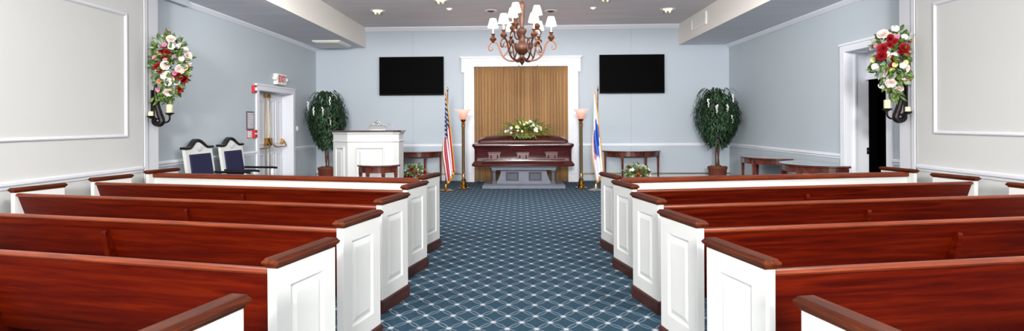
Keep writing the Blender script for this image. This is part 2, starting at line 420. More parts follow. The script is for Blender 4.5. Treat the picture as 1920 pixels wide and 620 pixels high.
# ------------------------------------------------------------------ curtain niche
cas = MB()
xo0, xo1, xi0, xi1, zt, zi = -1.36, 1.41, -1.11, 1.16, 3.05, 2.80
dp = D-0.10
cas.box(xo0, xi0, dp, D, 0, zi); cas.box(xi1, xo1, dp, D, 0, zi); cas.box(xo0, xo1, dp, D, zi, zt-0.05)
cas.box(xo0-0.06, xi0-0.04, dp-0.012, D, 2.66, zt-0.05); cas.box(xi1+0.04, xo1+0.06, dp-0.012, D, 2.66, zt-0.05)
cas.box(xo0-0.06, xo1+0.06, dp-0.014, D, zt-0.13, zt-0.05)
cas.box(xo0-0.085, xo1+0.085, dp-0.04, D, zt-0.05, zt-0.02); cas.box(xo0-0.1, xo1+0.1, dp-0.055, D, zt-0.02, zt)
for a_, b_ in ((xo0+0.03, xi0-0.03), (xi1+0.03, xo1-0.03)):
    cas.box(a_, b_, dp-0.012, dp, 0.2, 2.62)
trim(cas, 'tall white eared door casing framing the tan curtain', bevel=0.006)
nf = 16
def cur(u, v):
    x = -1.13+2.31*u; gap = math.exp(-((x-0.09)/0.03)**2)
    a_ = 0.046*(0.75+0.35*v)*(0.75+0.35*math.sin(u*31))
    y = D-0.066+a_*math.sin(u*nf*2*PI+0.6*math.sin(u*17))+0.008*math.sin(u*61+v*2)
    return (x+0.01*v*math.sin(u*23), min(y+0.03*gap, D-0.006), 2.82*(1-v)+0.012*v)
c_ = MB().grid(cur, 330, 10).build('curtain', M['curtain'], solid=0.004)
tag(c_, 'tan pleated floor-length curtain inside the white casing behind the casket', 'curtain')

# ------------------------------------------------------------------ doors
d1 = thing('door_1', 'white double door with brass panic bars in the left blue wall', 'door', (0, 0, 0), kind='structure')
f = MB()
for (a_, b_, z0, z1) in ((11.43, 11.55, 0, 2.20), (13.3, 13.42, 0, 2.20), (11.55, 13.3, 2.09, 2.20)):
    f.box(-WX, -WX+0.03, a_, b_, z0, z1)
f.box(-WX+0.0, -WX+0.045, 11.40, 13.45, 2.18, 2.215)
f.box(-5.33, -WX, 11.52, 11.55, 0, 2.09); f.box(-5.33, -WX, 13.3, 13.33, 0, 2.09); f.box(-5.33, -WX, 11.55, 13.3, 2.09, 2.12)
f.build('door_frame', M['trim'], d1, bevel=0.004)
def panel_door(y0, y1, x, nm, par, z1=2.08):
    m_ = MB(); m_.box(x-0.045, x, y0, y1, 0.01, z1)
    for za, zb in ((0.18, 0.82), (1.02, z1-0.15)):
        ym = (y0+y1)/2
        for ya, yb in ((y0+0.1, ym-0.05), (ym+0.05, y1-0.1)):
            fr_ = []
            for ins, dep in ((0, 0), (0.008, 0.012), (0.02, 0.012), (0.04, 0.002)):
                fr_.append([(x+dep, ya+ins, za+ins), (x+dep, yb-ins, za+ins), (x+dep, yb-ins, zb-ins), (x+dep, ya+ins, zb-ins)])
            m_.nested(fr_)
    return m_.build(nm, M['trim'], par, bevel=0.002)
for ya, yb, dirn in ((11.56, 12.42, 1), (12.43, 13.29, -1)):
    lf = panel_door(ya, yb, -5.25, 'door_leaf', d1)
    # the bar and its rods
    yc = yb-0.09 if dirn > 0 else ya+0.09; ye = ya+0.1 if dirn > 0 else yb-0.1
    g = MB(); g.box(-5.25, -5.17, yc-0.028, yc+0.028, 0.99, 1.15); g.box(-5.25, -5.18, ye-0.025, ye+0.025, 1.0, 1.11)
    g.box(-5.25, -5.19, yc-0.022, yc+0.022, 1.98, 2.06)
    g.tube([(-5.21, yc, 0.1), (-5.21, yc, 2.0)], 0.007, 8)
    g.build('exit_device', M['brass'], lf, bevel=0.006)
    MB().tube(curve_pts([(-5.17, yc, 1.07), (-5.11, yc+(-dirn)*0.05, 0.97), (-5.10, (yc+ye)/2, 0.955), (-5.11, ye+dirn*0.05, 0.965), (-5.17, ye, 1.07)], 6), 0.014, 8).build('push_bar', M['oldbrass'], lf)
MB().box(-5.45, -5.34, 11.5, 13.35, 0, 2.12).build('back_panel', M['trim'], d1)

d2 = thing('door_2', 'tall white cased doorway opening to darkness in the right blue wall', 'door', (0, 0, 0), kind='structure')
f = MB()
for (a_, b_, z0, z1) in ((8.43, 8.56, 0, 2.62), (9.63, 9.76, 0, 2.62), (8.56, 9.63, 2.5, 2.62)):
    f.box(WX-0.03, WX, a_, b_, z0, z1)
f.box(WX-0.045, WX, 8.41, 9.78, 2.60, 2.635)
f.box(WX, 5.37, 9.63, 9.67, 0, 2.5); f.box(WX, 5.37, 8.52, 8.56, 0, 2.5); f.box(WX, 5.37, 8.56, 9.63, 2.5, 2.54)
f.box(5.34, 5.40, 8.56, 9.63, 2.10, 2.5); f.box(5.32, 5.34, 8.56, 9.63, 2.07, 2.12)
f.box(5.14, 5.17, 9.60, 9.63, 0, 2.5)
f.build('door_frame', M['trim'], d2, bevel=0.004)
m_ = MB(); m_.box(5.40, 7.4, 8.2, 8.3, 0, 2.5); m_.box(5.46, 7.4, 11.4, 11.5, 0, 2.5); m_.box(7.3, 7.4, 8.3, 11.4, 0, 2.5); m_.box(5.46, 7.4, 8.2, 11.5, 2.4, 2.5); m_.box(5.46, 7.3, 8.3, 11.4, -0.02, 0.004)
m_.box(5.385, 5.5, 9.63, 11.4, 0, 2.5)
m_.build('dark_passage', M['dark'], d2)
k = MB(); k.ball((5.35, 9.61, 0.98), 0.022, 10); k.box(5.335, 5.365, 9.622, 9.63, 0.93, 1.03); k.build('latch', M['iron'], d2)

# ------------------------------------------------------------------ pews
PL = 3.74
ANG = math.radians(13)
def rectframe(x, y0, y1, z0, z1): return [(x, y0, z0), (x, y1, z0), (x, y1, z1), (x, y0, z1)]
def end_panel(par, mx, x0, face):
    """face=-1: raised panel on the low-x side; +1 on the high-x side"""
    T = 0.046; y1 = 0.49; z0, z1 = 0.095, 0.832
    m_ = MB(mx)
    fx = x0 if face < 0 else x0+T; bx = x0+T if face < 0 else x0; i_ = 1 if face < 0 else -1
    rings = [rectframe(bx, 0, y1, z0, z1), rectframe(fx, 0, y1, z0, z1)]
    for ins, dep in ((0.105, 0), (0.110, 0.010), (0.120, 0.013), (0.155, 0.002), (0.158, 0.002)):
        rings.append(rectframe(fx+i_*dep, ins, y1-ins, z0+ins, z1-ins))
    m_.loft(rings, cap=True)
    e = m_.build('end_panel', M['white'], par, bevel=0.002)
    xc = x0+T/2
    MB(mx).rects(xc, y1/2, [(0.027, 0.249, 0.822), (0.029, 0.251, 0.832), (0.036, 0.258, 0.836), (0.042, 0.264, 0.845), (0.042, 0.264, 0.852), (0.036, 0.258, 0.857), (0.030, 0.252, 0.867)]).build('cap', M['cap'], e, bevel=0.002)
    MB(mx).rects(xc, y1/2, [(0.033, 0.257, 0.0), (0.033, 0.257, 0.088), (0.027, 0.251, 0.100)]).build('kick_board', M['kick'], e)
    return e
def back_y(z): return 0.025+(0.805-z)*0.36
def make_pew(mx, label):
    p = thing('pew', label, 'pew', (0, 0, 0), group=None)
    end_panel(p, mx, 0.0, -1); end_panel(p, mx, PL-0.046, 1)
    xa, xb = 0.046, PL-0.046
    zb = 0.36
    def slab(z): return back_y(z)
    q = [(slab(zb), zb), (slab(0.805), 0.795), (slab(0.805)+0.022, 0.795), (slab(zb)+0.024, zb-0.004)]
    b_ = MB(mx).prism(q, 'x', xa, xb).build('backrest', M['pew'], p, bevel=0.002)
    # rounded top rail
    yc = slab(0.80)+0.006
    rq = [(yc+0.026*math.cos(a_), 0.800+0.017*math.sin(a_)) for a_ in [k_*2*PI/12 for k_ in range(12)]]
    r_ = MB(mx).prism(rq, 'x', xa, xb); r_.sm = True
    r_.build('top_rail', M['pewrail'], b_)
    # seat
    q = [(slab(0.43)+0.012, 0.415), (0.46, 0.425), (0.475, 0.432), (0.478, 0.443), (0.47, 0.452), (0.45, 0.455), (slab(0.44)+0.012, 0.44)]
    MB(mx).prism(q, 'x', xa, xb).build('seat', M['pew'], p, bevel=0.002)
    # middle support with a rounded head
    xs = 1.80
    hy = back_y(0.73)
    head = [(hy-0.018+0.020*math.cos(a_), 0.715+0.022*math.sin(a_)) for a_ in [PI, PI*0.75, PI*0.5, PI*0.25]]
    q = [(0.12, 0.0), (0.10, 0.25), (hy+0.0, 0.50), (hy-0.03, 0.66), (hy-0.038, 0.69)]+head+[(slab(0.70), 0.70), (slab(0.46), 0.46), (slab(0.41), 0.41), (0.42, 0.41), (0.38, 0.3), (0.42, 0.05), (0.42, 0)]
    MB(mx).prism(q, 'x', xs, xs+0.034).build('centre_support', M['pew'], p, bevel=0.003)
    # under-seat stretcher
    MB(mx).box(xa, xb, 0.30, 0.325, 0.32, 0.415).build('seat_rail', M['pew'], p)
    return p
rows = [1.57, 2.60, 3.60, 4.61, 5.66]
names = ['nearest pew %s, only its wooden end cap in view', 'second nearest pew %s, red mahogany back in front',
         'middle one of five mahogany pews %s', 'fourth mahogany pew from the camera %s', 'farthest mahogany pew %s, behind the white screen']
for mx, side in ((-1, 'left'), (1, 'right')):
    proto = None
    for i, y in enumerate(rows):
        lab = names[i] % (side+' of the aisle')
        if proto is None: proto = o = make_pew(mx, lab)
        else: o = copy_tree(proto); o['label'] = lab
        o.location = ((1.032, y+0.02, 0) if mx > 0 else (-1.055, y, 0)); o.rotation_euler = (0, 0, ANG*0.92 if mx > 0 else -ANG)
        o['group'] = 'mahogany pews on the %s of the aisle' % side
for mx, side in ((-1, 'left'), (1, 'right')):
    s_ = thing('front_screen', 'low white screen with wood cap in front of the %s pews' % side, 'screen', ((1.035, 6.65, 0) if mx > 0 else (-1.055, 6.64, 0)), (ANG*0.92 if mx > 0 else -ANG), group=None)
    end_panel(s_, mx, 0, -1); end_panel(s_, mx, PL-0.046, 1)
    MB(mx).box(0.046, PL-0.046, 0.10, 0.125, 0.02, 0.79).build('board', M['white'], s_)
    rq = [(0.07, 0.775), (0.158, 0.775), (0.163, 0.79), (0.163, 0.812), (0.15, 0.83), (0.075, 0.83), (0.062, 0.812), (0.062, 0.79)]
    MB(mx).prism(rq, 'x', 0.046, PL-0.046).build('top_cap', M['pewrail'], s_, bevel=0.003)

# ------------------------------------------------------------------ televisions
for x0, x1, z0, z1, s_ in ((-3.43, -1.85, 2.12, 3.055, 'left'), (1.92, 3.47, 2.13, 3.06, 'right')):
    tv = thing('television', 'large black flat television on the back wall %s of the curtain' % s_, 'television', ((x0+x1)/2, D, (z0+z1)/2))
    hw, hh = (x1-x0)/2, (z1-z0)/2
    m_ = MB(); yb, yf = -0.07, -0.11
    def rf(ins, y): return [(-hw+ins, y, -hh+ins), (hw-ins, y, -hh+ins), (hw-ins, y, hh-ins), (-hw+ins, y, hh-ins)]
    m_.loft([rf(0.015, yb+0.02), rf(0, yb), rf(0, yf), rf(0.016, yf), rf(0.017, yf+0.004)]); m_.build('housing', M['bezel'], tv, bevel=0.002)
    MB().box(-hw+0.018, hw-0.018, yf+0.001, yf+0.003, -hh+0.03, hh-0.018).build('screen', M['screen'], tv)
    MB().box(-0.3, 0.3, -0.055, -0.001, -0.2, 0.2).build('wall_bracket', M['black'], tv)

# ------------------------------------------------------------------ floor torch lamps
def torch(x, y, lab):
    o = thing('torchiere_lamp', lab, 'lamp', (x, y, 0), group=None)
    MB().lathe([(0.135, 0), (0.14, 0.012), (0.13, 0.025), (0.085, 0.032), (0.07, 0.05), (0.085, 0.065), (0.06, 0.085), (0.062, 0.16), (0.045, 0.18), (0.055, 0.2), (0.035, 0.225)], n=24).build('base', M['brass'], o)
    MB().lathe([(0.03, 0.22), (0.042, 0.3), (0.026, 0.33), (0.034, 0.36), (0.034, 1.33), (0.04, 1.345), (0.026, 1.37)], n=16).build('pole', M['oldbrass'], o)
    MB().lathe([(0.026, 1.36), (0.05, 1.375), (0.03, 1.40), (0.044, 1.42), (0.028, 1.45), (0.055, 1.49), (0.06, 1.515), (0.03, 1.52)], n=18).build('collar', M['brass'], o)
    s_ = MB(); pr = [(0.045, 1.50), (0.066, 1.54), (0.084, 1.59), (0.10, 1.64), (0.125, 1.685), (0.165, 1.715), (0.19, 1.725)]
    s_.lathe(pr+[(r-0.005, z+0.002) for r, z in pr[::-1]], n=28, cap=False); s_.build('lamp_shade', M['rose'], o)
    MB().ball((0, 0, 1.59), 0.035, 10).build('bulb', M['bulb'], o)
    return o
torch(-1.24, 13.3, 'brass floor lamp with flared rose glass shade left of the casket')
torch(1.33, 13.4, 'brass floor lamp with flared rose glass shade right of the casket')

# ------------------------------------------------------------------ flags
def flag(x, y, mat, lab, seed, shift=0.05):
    o = thing('flag', lab, 'flag', (x, y, 0))
    MB().lathe([(0.15, 0), (0.155, 0.012), (0.13, 0.02), (0.05, 0.04), (0.035, 0.06), (0.045, 0.075), (0.026, 0.10), (0.024, 0.14)], n=24).build('base', M['brass'] if seed == 1 else M['silver'], o)
    tx = 0.05
    px_ = lambda z: tx*z/2.1
    MB().tube([(px_(0.05), 0, 0.05), (px_(2.12), 0, 2.12)], 0.014, 10).build('pole', M['table'], o)
    MB().lathe([(0.014, 2.10), (0.02, 2.12), (0.012, 2.135), (0.02, 2.155), (0.013, 2.18), (0.002, 2.21)], (tx, 0, 0), 10).build('finial', M['brass'], o)
    def cloth(u, v, off=0):
        f_, h_ = u, v
        z = 2.09-0.90*h_-f_*(1.68-0.66*h_)
        zz = 2.09-0.90*h_
        xb_ = px_(zz)+f_*(0.17-0.02*h_)+(-0.10*h_*math.sin(min(1, f_*1.5)*PI*0.6))
        fold = math.sin(h_*2*PI*2.6+seed+f_*1.2)
        return (xb_-shift+0.018*fold*f_**0.5+0.006, -0.045+0.05*math.cos(h_*2*PI*2.6+seed+f_)*min(1, f_*2.5)-0.01, z)
    c = MB().grid(cloth, 44, 60, uv=True).build('cloth', mat, o, solid=0.003)
    fr_ = MB()
    def low(u, v):
        p = Vector(cloth(u, 1.0)); q_ = Vector(cloth(u, 0.97)); d = (p-q_).normalized(); w2 = 0.042+0.01*math.sin(u*200)
        d = (d+Vector((-0.5, 0, -0.4))).normalized(); return tuple(p+d*w2*v)
    fr_.grid(low, 60, 2)
    def fly(u, v):
        p = Vector(cloth(1.0, u)); return (p.x+0.01*v, p.y, p.z-0.05*v)
    fr_.grid(fly, 60, 2)
    def top(u, v):
        p = Vector(cloth(u, 0.0)); return (p.x+0.022*v, p.y-0.005*v, p.z-0.012*v)
    fr_.grid(top, 40, 1)
    fr_.build('fringe', M['fringe'], c, solid=0.006)
    return o
flag(-1.585, 12.95, M['usflag'], 'American flag with gold fringe hanging from a wooden pole', 1)
flag(1.60, 13.0, M['whiteflag'], 'white flag with blue emblem and gold fringe hanging on its pole', 2.2, 0.09)

# ------------------------------------------------------------------ bier and casket
b = thing('bier', 'slate grey wooden bier carrying the casket', 'bier', (0.075, 13.55, 0))
MB().rects(0, 0, [(0.875, 0.31, 0), (0.90, 0.33, 0.01), (0.90, 0.33, 0.075), (0.87, 0.30, 0.09), (0.85, 0.28, 0.105)]).build('plinth', M['bier'], b, bevel=0.004)
MB().rects(0, 0, [(0.68, 0.27, 0.40), (0.70, 0.29, 0.415), (0.70, 0.29, 0.455), (0.72, 0.31, 0.47), (0.72, 0.31, 0.49)]).build('top_slab', M['bier'], b, bevel=0.004)
for s_ in (-1, 1):
    for yy in (-0.24, 0.24):
        MB().rects(s_*0.64, yy, [(0.05, 0.04, 0.10), (0.05, 0.04, 0.15), (0.03, 0.03, 0.17), (0.03, 0.03, 0.36), (0.045, 0.04, 0.38), (0.045, 0.04, 0.41)]).build('post', M['bierdark'], b, bevel=0.004)
q = [(-0.58, 0.10)]
for k_ in range(7):
    a_ = k_/6; q.append((-0.60+0.10*math.sin(a_*PI/2)+0.0, 0.12+0.27*a_))
q += [(-0.50, 0.41), (0.50, 0.41)]
for k_ in range(7):
    a_ = 1-k_/6; q.append((0.60-0.10*math.sin(a_*PI/2), 0.12+0.27*a_))
q += [(0.58, 0.10)]
pn = MB().prism(q, 'y', -0.20, -0.17).build('front_board', M['bier'], b)
for s_ in (-1, 1):
    MB().nested([[(s_*0.25-0.14+i_, -0.201-d_, 0.17+i_), (s_*0.25+0.14-i_, -0.201-d_, 0.17+i_), (s_*0.25+0.14-i_, -0.201-d_, 0.36-i_), (s_*0.25-0.14+i_, -0.201-d_, 0.36-i_)] for i_, d_ in ((0, 0), (0.008, 0.012), (0.02, 0.012), (0.03, 0.003))]).build('raised_panel', M['bierdark'], pn)

k = thing('casket', 'closed polished dark cherry casket resting on the grey bier', 'casket', (0.06, 13.55, 0.492))
body = MB().rrects(0, 0, [(1.10, 0.34, 0), (1.115, 0.355, 0.015), (1.115, 0.355, 0.05), (1.095, 0.335, 0.07), (1.085, 0.325, 0.09), (1.06, 0.30, 0.11), (1.055, 0.295, 0.14), (1.055, 0.295, 0.36), (1.07, 0.31, 0.39), (1.08, 0.32, 0.41)], 0.07, 4)
body.sm = True; body.build('body', M['casket'], k, smooth=True)
lid = MB().rrects(0, 0, [(1.085, 0.325, 0.412), (1.105, 0.345, 0.43), (1.11, 0.35, 0.46), (1.10, 0.34, 0.485), (1.06, 0.31, 0.50), (1.02, 0.285, 0.51), (1.0, 0.27, 0.515), (0.99, 0.262, 0.545), (0.985, 0.257, 0.56), (0.93, 0.22, 0.60), (0.86, 0.17, 0.64), (0.75, 0.11, 0.66), (0.6, 0.04, 0.668)], 0.09, 5)
lo = lid.build('lid', M['casket'], k, smooth=True)
for xx in (-0.59, 0.54):
    MB().lathe([(0.012, 0), (0.018, 0.006), (0.018, 0.014), (0.008, 0.02)], (xx, -0.352, 0.40), 8).build('lid_catch', M['iron'], k)
for xx in (-0.62, 0.0, 0.62):
    h_ = MB(); y = -0.297
    q = [(xx-0.15, 0.14), (xx-0.13, 0.16), (xx-0.13, 0.27), (xx-0.15, 0.30), (xx+0.15, 0.30), (xx+0.13, 0.27), (xx+0.13, 0.16), (xx+0.15, 0.14)]
    q = [(xx-0.13, 0.145), (xx-0.125, 0.25), (xx-0.15, 0.30), (xx+0.15, 0.30), (xx+0.125, 0.25), (xx+0.13, 0.145)]
    h_.prism(q, 'y', y-0.012, y)
    pl = h_.build('handle_plate', M['casketplate'], k, bevel=0.005)
    MB().box(xx-0.14, xx+0.14, y-0.022, y, 0.285, 0.305).build('plate_rail', M['casket'], pl, bevel=0.004)
    for s_ in (-1, 1):
        MB().tube(curve_pts([(xx+s_*0.07, y-0.012, 0.235), (xx+s_*0.07, y-0.045, 0.225), (xx+s_*0.07, y-0.055, 0.19), (xx+s_*0.07, y-0.05, 0.165)], 5), [0.013]*16, 8).build('lug', M['iron'], pl)
MB().tube([(-0.9, -0.35, 0.16), (0.9, -0.35, 0.16)], 0.016, 10).build('carrying_bar', M['casket'], k)

# ------------------------------------------------------------------ blooms and bouquets
BL = {}
def bloom(kind, mat):
    key = (kind, mat)
    if key in BL: return BL[key]
    m_ = MB(); rr_ = random.Random(len(BL)+3)
    def petal(az, tilt, L_, W_, cup):
        d = Vector((math.cos(az)*math.cos(tilt), math.sin(az)*math.cos(tilt), math.sin(tilt)))
        sd = Vector((-math.sin(az), math.cos(az), 0)); n_ = sd.cross(d)*-1
        rows_ = []
        for t_, w_2 in ((0.05, 0.25), (0.4, 0.85), (0.75, 1.0), (1.0, 0.6)):
            c0 = d*(L_*t_)+Vector((0, 0, 1))*(cup*L_*t_*t_)
            rows_.append([m_.bm.verts.new(tuple(c0+sd*(W_*0.5*w_2*k_)+Vector((0, 0, 1))*(0.18*W_*k_*k_))) for k_ in (-1, -0.4, 0.4, 1)])
        for a_, b_ in zip(rows_, rows_[1:]):
            for k_ in range(3): m_.bm.faces.new((a_[k_], a_[k_+1], b_[k_+1], b_[k_]))
    if kind == 'rose':
        for ring_, (n_, tl, L_, W_, cp) in enumerate(((6, 0.15, 0.055, 0.055, 0.1), (5, 0.65, 0.045, 0.048, 0.05), (5, 1.05, 0.038, 0.036, 0.0), (3, 1.35, 0.034, 0.024, -0.1))):
            for q_ in range(n_): petal(2*PI*q_/n_+ring_*0.5+rr_.uniform(-.1, .1), tl, L_, W_, cp)
    elif kind == 'lily':
        for q_ in range(6): petal(2*PI*q_/6, 0.55 if q_ % 2 else 0.4, 0.085, 0.032, -0.25)
        for q_ in range(3): petal(2*PI*q_/3, 1.2, 0.05, 0.006, 0)
    else:
        for q_ in range(5): petal(2*PI*q_/5, 0.35, 0.032, 0.032, 0.1)
        for q_ in range(3): petal(2*PI*q_/3, 1.1, 0.014, 0.012, 0.1)
    m_.sm = True
    o = m_.build(kind, M[mat], None, recalc=False)
    me = o.data; bpy.data.objects.remove(o); BL[key] = me
    return me
BN = {'redrose': 'red_rose', 'cream': 'cream_rose', 'pinkrose': 'pale_pink_rose', 'whitefl': 'white_blossom', 'pinkfl': 'pink_blossom', 'yellowfl': 'yellow_blossom', 'peach': 'peach_bud'}
def put_bloom(par, kind, mat, p, d, s_):
    o = bpy.data.objects.new('white_lily' if kind == 'lily' else BN[mat], bloom(kind, mat)); COL.objects.link(o); o.parent = par
    o.location = p; o.rotation_mode = 'QUATERNION'
    o.rotation_quaternion = Vector(d).normalized().to_track_quat('Z', 'Y'); o.scale = (s_,)*3
    return o

# casket spray
sp = thing('casket_spray', 'spray of white lilies and yellow-green foliage on the casket lid', 'flowers', (0.13, 13.55, 1.155))
rr = random.Random(5); g = MB(); g2 = MB()
for i in range(330):
    a_ = rr.uniform(0, 2*PI); el = rr.uniform(-0.05, 1.3); L_ = rr.uniform(0.12, 0.26)
    st_ = Vector((math.cos(a_)*0.30*rr.random(), math.sin(a_)*0.10*rr.random(), 0.02+0.10*rr.random()))
    d = Vector((math.cos(a_)*math.cos(el)*1.5, math.sin(a_)*math.cos(el)*0.7, math.sin(el)*0.9+0.02))
    st_ = st_+d*rr.uniform(0.02, 0.19)
    st_.z = max(st_.z, 0.015+0.0)
    (g if i % 3 else g2).leaf(st_, d+Vector((0, 0, 0.15)), (0, 0, 1), L_, rr.uniform(0.02, 0.045), rr.uniform(0.2, 0.5))
for s_ in (-1, 1):
    for q_ in range(26):      # trailing fern fronds along the lid
        x = s_*(0.15+0.36*rr.random()); y = rr.uniform(-0.2, 0.0)
        g.leaf((x, y, 0.03+0.03*rr.random()), (s_, rr.uniform(-0.7, 0.3), rr.uniform(-0.1, 0.25)), (0, 0, 1), 0.14, 0.028, 0.25)
for q_ in range(30):
    g2.leaf((rr.uniform(-0.28, 0.2), -0.22, rr.uniform(-0.0, 0.06)), (rr.uniform(-0.5, 0.5), -0.6, -0.5), (0, -1, 0.3), 0.12, 0.03, 0.2)
g.build('foliage', M['lightleaf'], sp, recalc=False, solid=0.001); g2.build('fern', M['leaf'], sp, recalc=False, solid=0.001)
for i in range(34):
    a_ = rr.uniform(0, 2*PI); el = rr.uniform(0.1, 1.3)
    d = Vector((math.cos(a_)*math.cos(el), -abs(math.sin(a_)*math.cos(el)), math.sin(el)))
    p = Vector((d.x*0.50*rr.uniform(0.6, 1.05), d.y*0.24, 0.05+d.z*0.30*rr.uniform(0.5, 1.1)*(1-0.3*abs(d.x))))
    if i % 5 < 3: put_bloom(sp, 'lily', 'whitefl', p, d+Vector((0, -0.6, 0)), rr.uniform(0.4, 0.62))
    else: put_bloom(sp, 'blossom', 'yellowfl', p, d+Vector((0, -0.6, 0)), rr.uniform(0.9, 1.3))

def bouquet(par, c, rx, ry, rz, seed, view, n=(12, 8, 16, 7, 9, 8), grass=True, side=1):
    rr = random.Random(seed); c = Vector(c); g = MB(); g2 = MB(); g3 = MB()
    def pt(k_=1.0):
        while True:
            d = Vector((rr.uniform(-1, 1), rr.uniform(-1, 1), rr.uniform(-1, 1)))
            if 0.2 < d.length <= 1:
                d.normalize()
                if d.dot(view) > -0.25: return d, c+Vector((d.x*rx*k_, d.y*ry*k_, d.z*rz*k_))
    for i in range(230):
        d, p = pt(rr.uniform(0.35, 1.0)); (g, g2)[i % 4 == 0].leaf(p, d+Vector((rr.uniform(-.6, .6), rr.uniform(-.6, .6), rr.uniform(-.7, .7))), view, rr.uniform(0.07, 0.13), rr.uniform(0.03, 0.055), 0.3)
    g.build('foliage', M['leaf'], par, recalc=False, solid=0.001); g2.build('silver_foliage', M['sage'], par, recalc=False, solid=0.001)
    if grass:
        for i in range(16):
            z = rr.uniform(-0.5, 0.6)*rz; s0 = c+Vector((side*rx*0.3, 0, z))
            e = s0+Vector((side*rr.uniform(0.12, 0.28), rr.uniform(-.1, .1), rr.uniform(-0.35, 0.0)))
            mid = (s0+e)/2+Vector((side*0.08, 0, 0.14))
            g3.tube(curve_pts([s0, mid, e], 5), 0.0035, 5)
        g3.build('grass_blades', M['lightleaf'], par)
    spec = [('rose', 'redrose', 1.0), ('rose', 'cream', 1.1), ('blossom', 'whitefl', 1.35), ('blossom', 'pinkfl', 1.0), ('blossom', 'yellowfl', 1.1), ('rose', 'peach', 0.55), ]
    placed = []
    for (kd, mt, s_), cnt in zip(spec, n):
        for i in range(cnt):
            for tr in range(40):
                d, p = pt(rr.uniform(0.6, 1.12))
                if grass and (d.x*side > rr.uniform(0.1, 0.9)): continue
                if mt == 'redrose' and grass and placed and i % 3 and rr.random() < 0.9:
                    p = placed[-1]+Vector((rr.uniform(-.07, .07), -0.01, rr.uniform(-.08, .08))); break
                if all((p-q_).length > (0.085 if kd == 'rose' and s_ > 0.8 else 0.055) for q_ in placed): break
            placed.append(p)
            put_bloom(par, kd, mt, p, d+Vector(view)*0.8, s_*rr.uniform(0.9, 1.15))

# ------------------------------------------------------------------ wall sconces with flowers
for s_, side, cx, yy in ((-1, 'left', -4.555, 7.78), (1, 'right', 4.64, 7.78)):
    o = thing('wall_sconce', 'dark iron scroll sconce with ivory candles on the %s white pier' % side, 'sconce', (s_*(NX-0.018), 7.76, 1.44), group=None)
    m_ = MB(-s_)   # local x points into the room
    arm = curve_pts([(0.05, 0, 0.52), (0.045, 0, 0.40), (0.07, 0, 0.25), (0.10, 0, 0.14), (0.13, 0, 0.05), (0.10, 0, 0.01), (0.04, 0, 0.02), (0.02, 0, 0.06), (0.05, 0, 0.09)], 8)
    n_ = len(arm); m_.tube(arm, [0.018+0.022*math.sin(PI*i/(n_-1)) for i in range(n_)], 10)
    m_.box(0.0, 0.02, -0.03, 0.03, 0.12, 0.45)
    m_.build('bracket', M['iron'], o, bevel=0.003)
    m_ = MB(-s_)
    m_.tube(curve_pts([(0.11, 0, 0.09), (0.17, 0, 0.03), (0.24, -0.02, 0.06), (0.25, -0.03, 0.14)], 8), 0.012, 8)
    m_.lathe([(0.015, 0.12), (0.05, 0.14), (0.055, 0.155), (0.02, 0.155)], (0.25, -0.03, 0), 14)
    m_.tube(curve_pts([(0.11, 0, 0.10), (0.08, -0.08, 0.06), (0.07, -0.14, 0.10)], 8), 0.012, 8)
    m_.lathe([(0.015, 0.08), (0.045, 0.10), (0.05, 0.115), (0.02, 0.115)], (0.07, -0.14, 0), 14)
    m_.build('candle_arms', M['iron'], o)
    c1 = MB(-s_); c1.lathe([(0.036, 0.156), (0.038, 0.16), (0.038, 0.26), (0.030, 0.262), (0.004, 0.255)], (0.25, -0.03, 0), 16); c1.build('candle', M['candle'], o)
    c1 = MB(-s_); c1.lathe([(0.030, 0.116), (0.03, 0.17), (0.024, 0.172)], (0.07, -0.14, 0), 16); c1.build('candle', M['candle'], o)
    fl = thing('flower_arrangement', 'red, white and pink artificial flower arrangement on the %s wall sconce' % side, 'flowers', (cx, yy, 2.22))
    view = Vector((-s_*0.45, -0.9, 0.05)).normalized()
    bouquet(fl, (0, 0, 0.0), 0.205 if s_ < 0 else 0.235, 0.19, 0.40 if s_ < 0 else 0.37, 21+s_, view, side=s_)
    g = MB()
    rr = random.Random(3+s_)
    for q_ in range(22):
        g.leaf((rr.uniform(-0.12, 0.08)*1+s_*0.05, rr.uniform(-.08, .06), -0.36-0.12*rr.random()), (rr.uniform(-.6, .6), -0.4, rr.uniform(-1, 0.0)), view, 0.11, 0.035)
    for q_ in range(7):
        g.leaf((s_*0.15, 0, rr.uniform(-0.1, 0.3)), (s_, rr.uniform(-.4, .4), rr.uniform(-0.5, 0.6)), view, 0.2, 0.05)
    g.build('trailing_leaves', M['leaf'], fl, recalc=False, solid=0.001)
    MB().tube(curve_pts([(s_*0.06, 0.02, -0.1), (s_*0.10, 0, -0.3), (s_*0.16, -0.01, -0.40)], 6), 0.02, 8).build('stem_bundle', M['leaf'], fl)

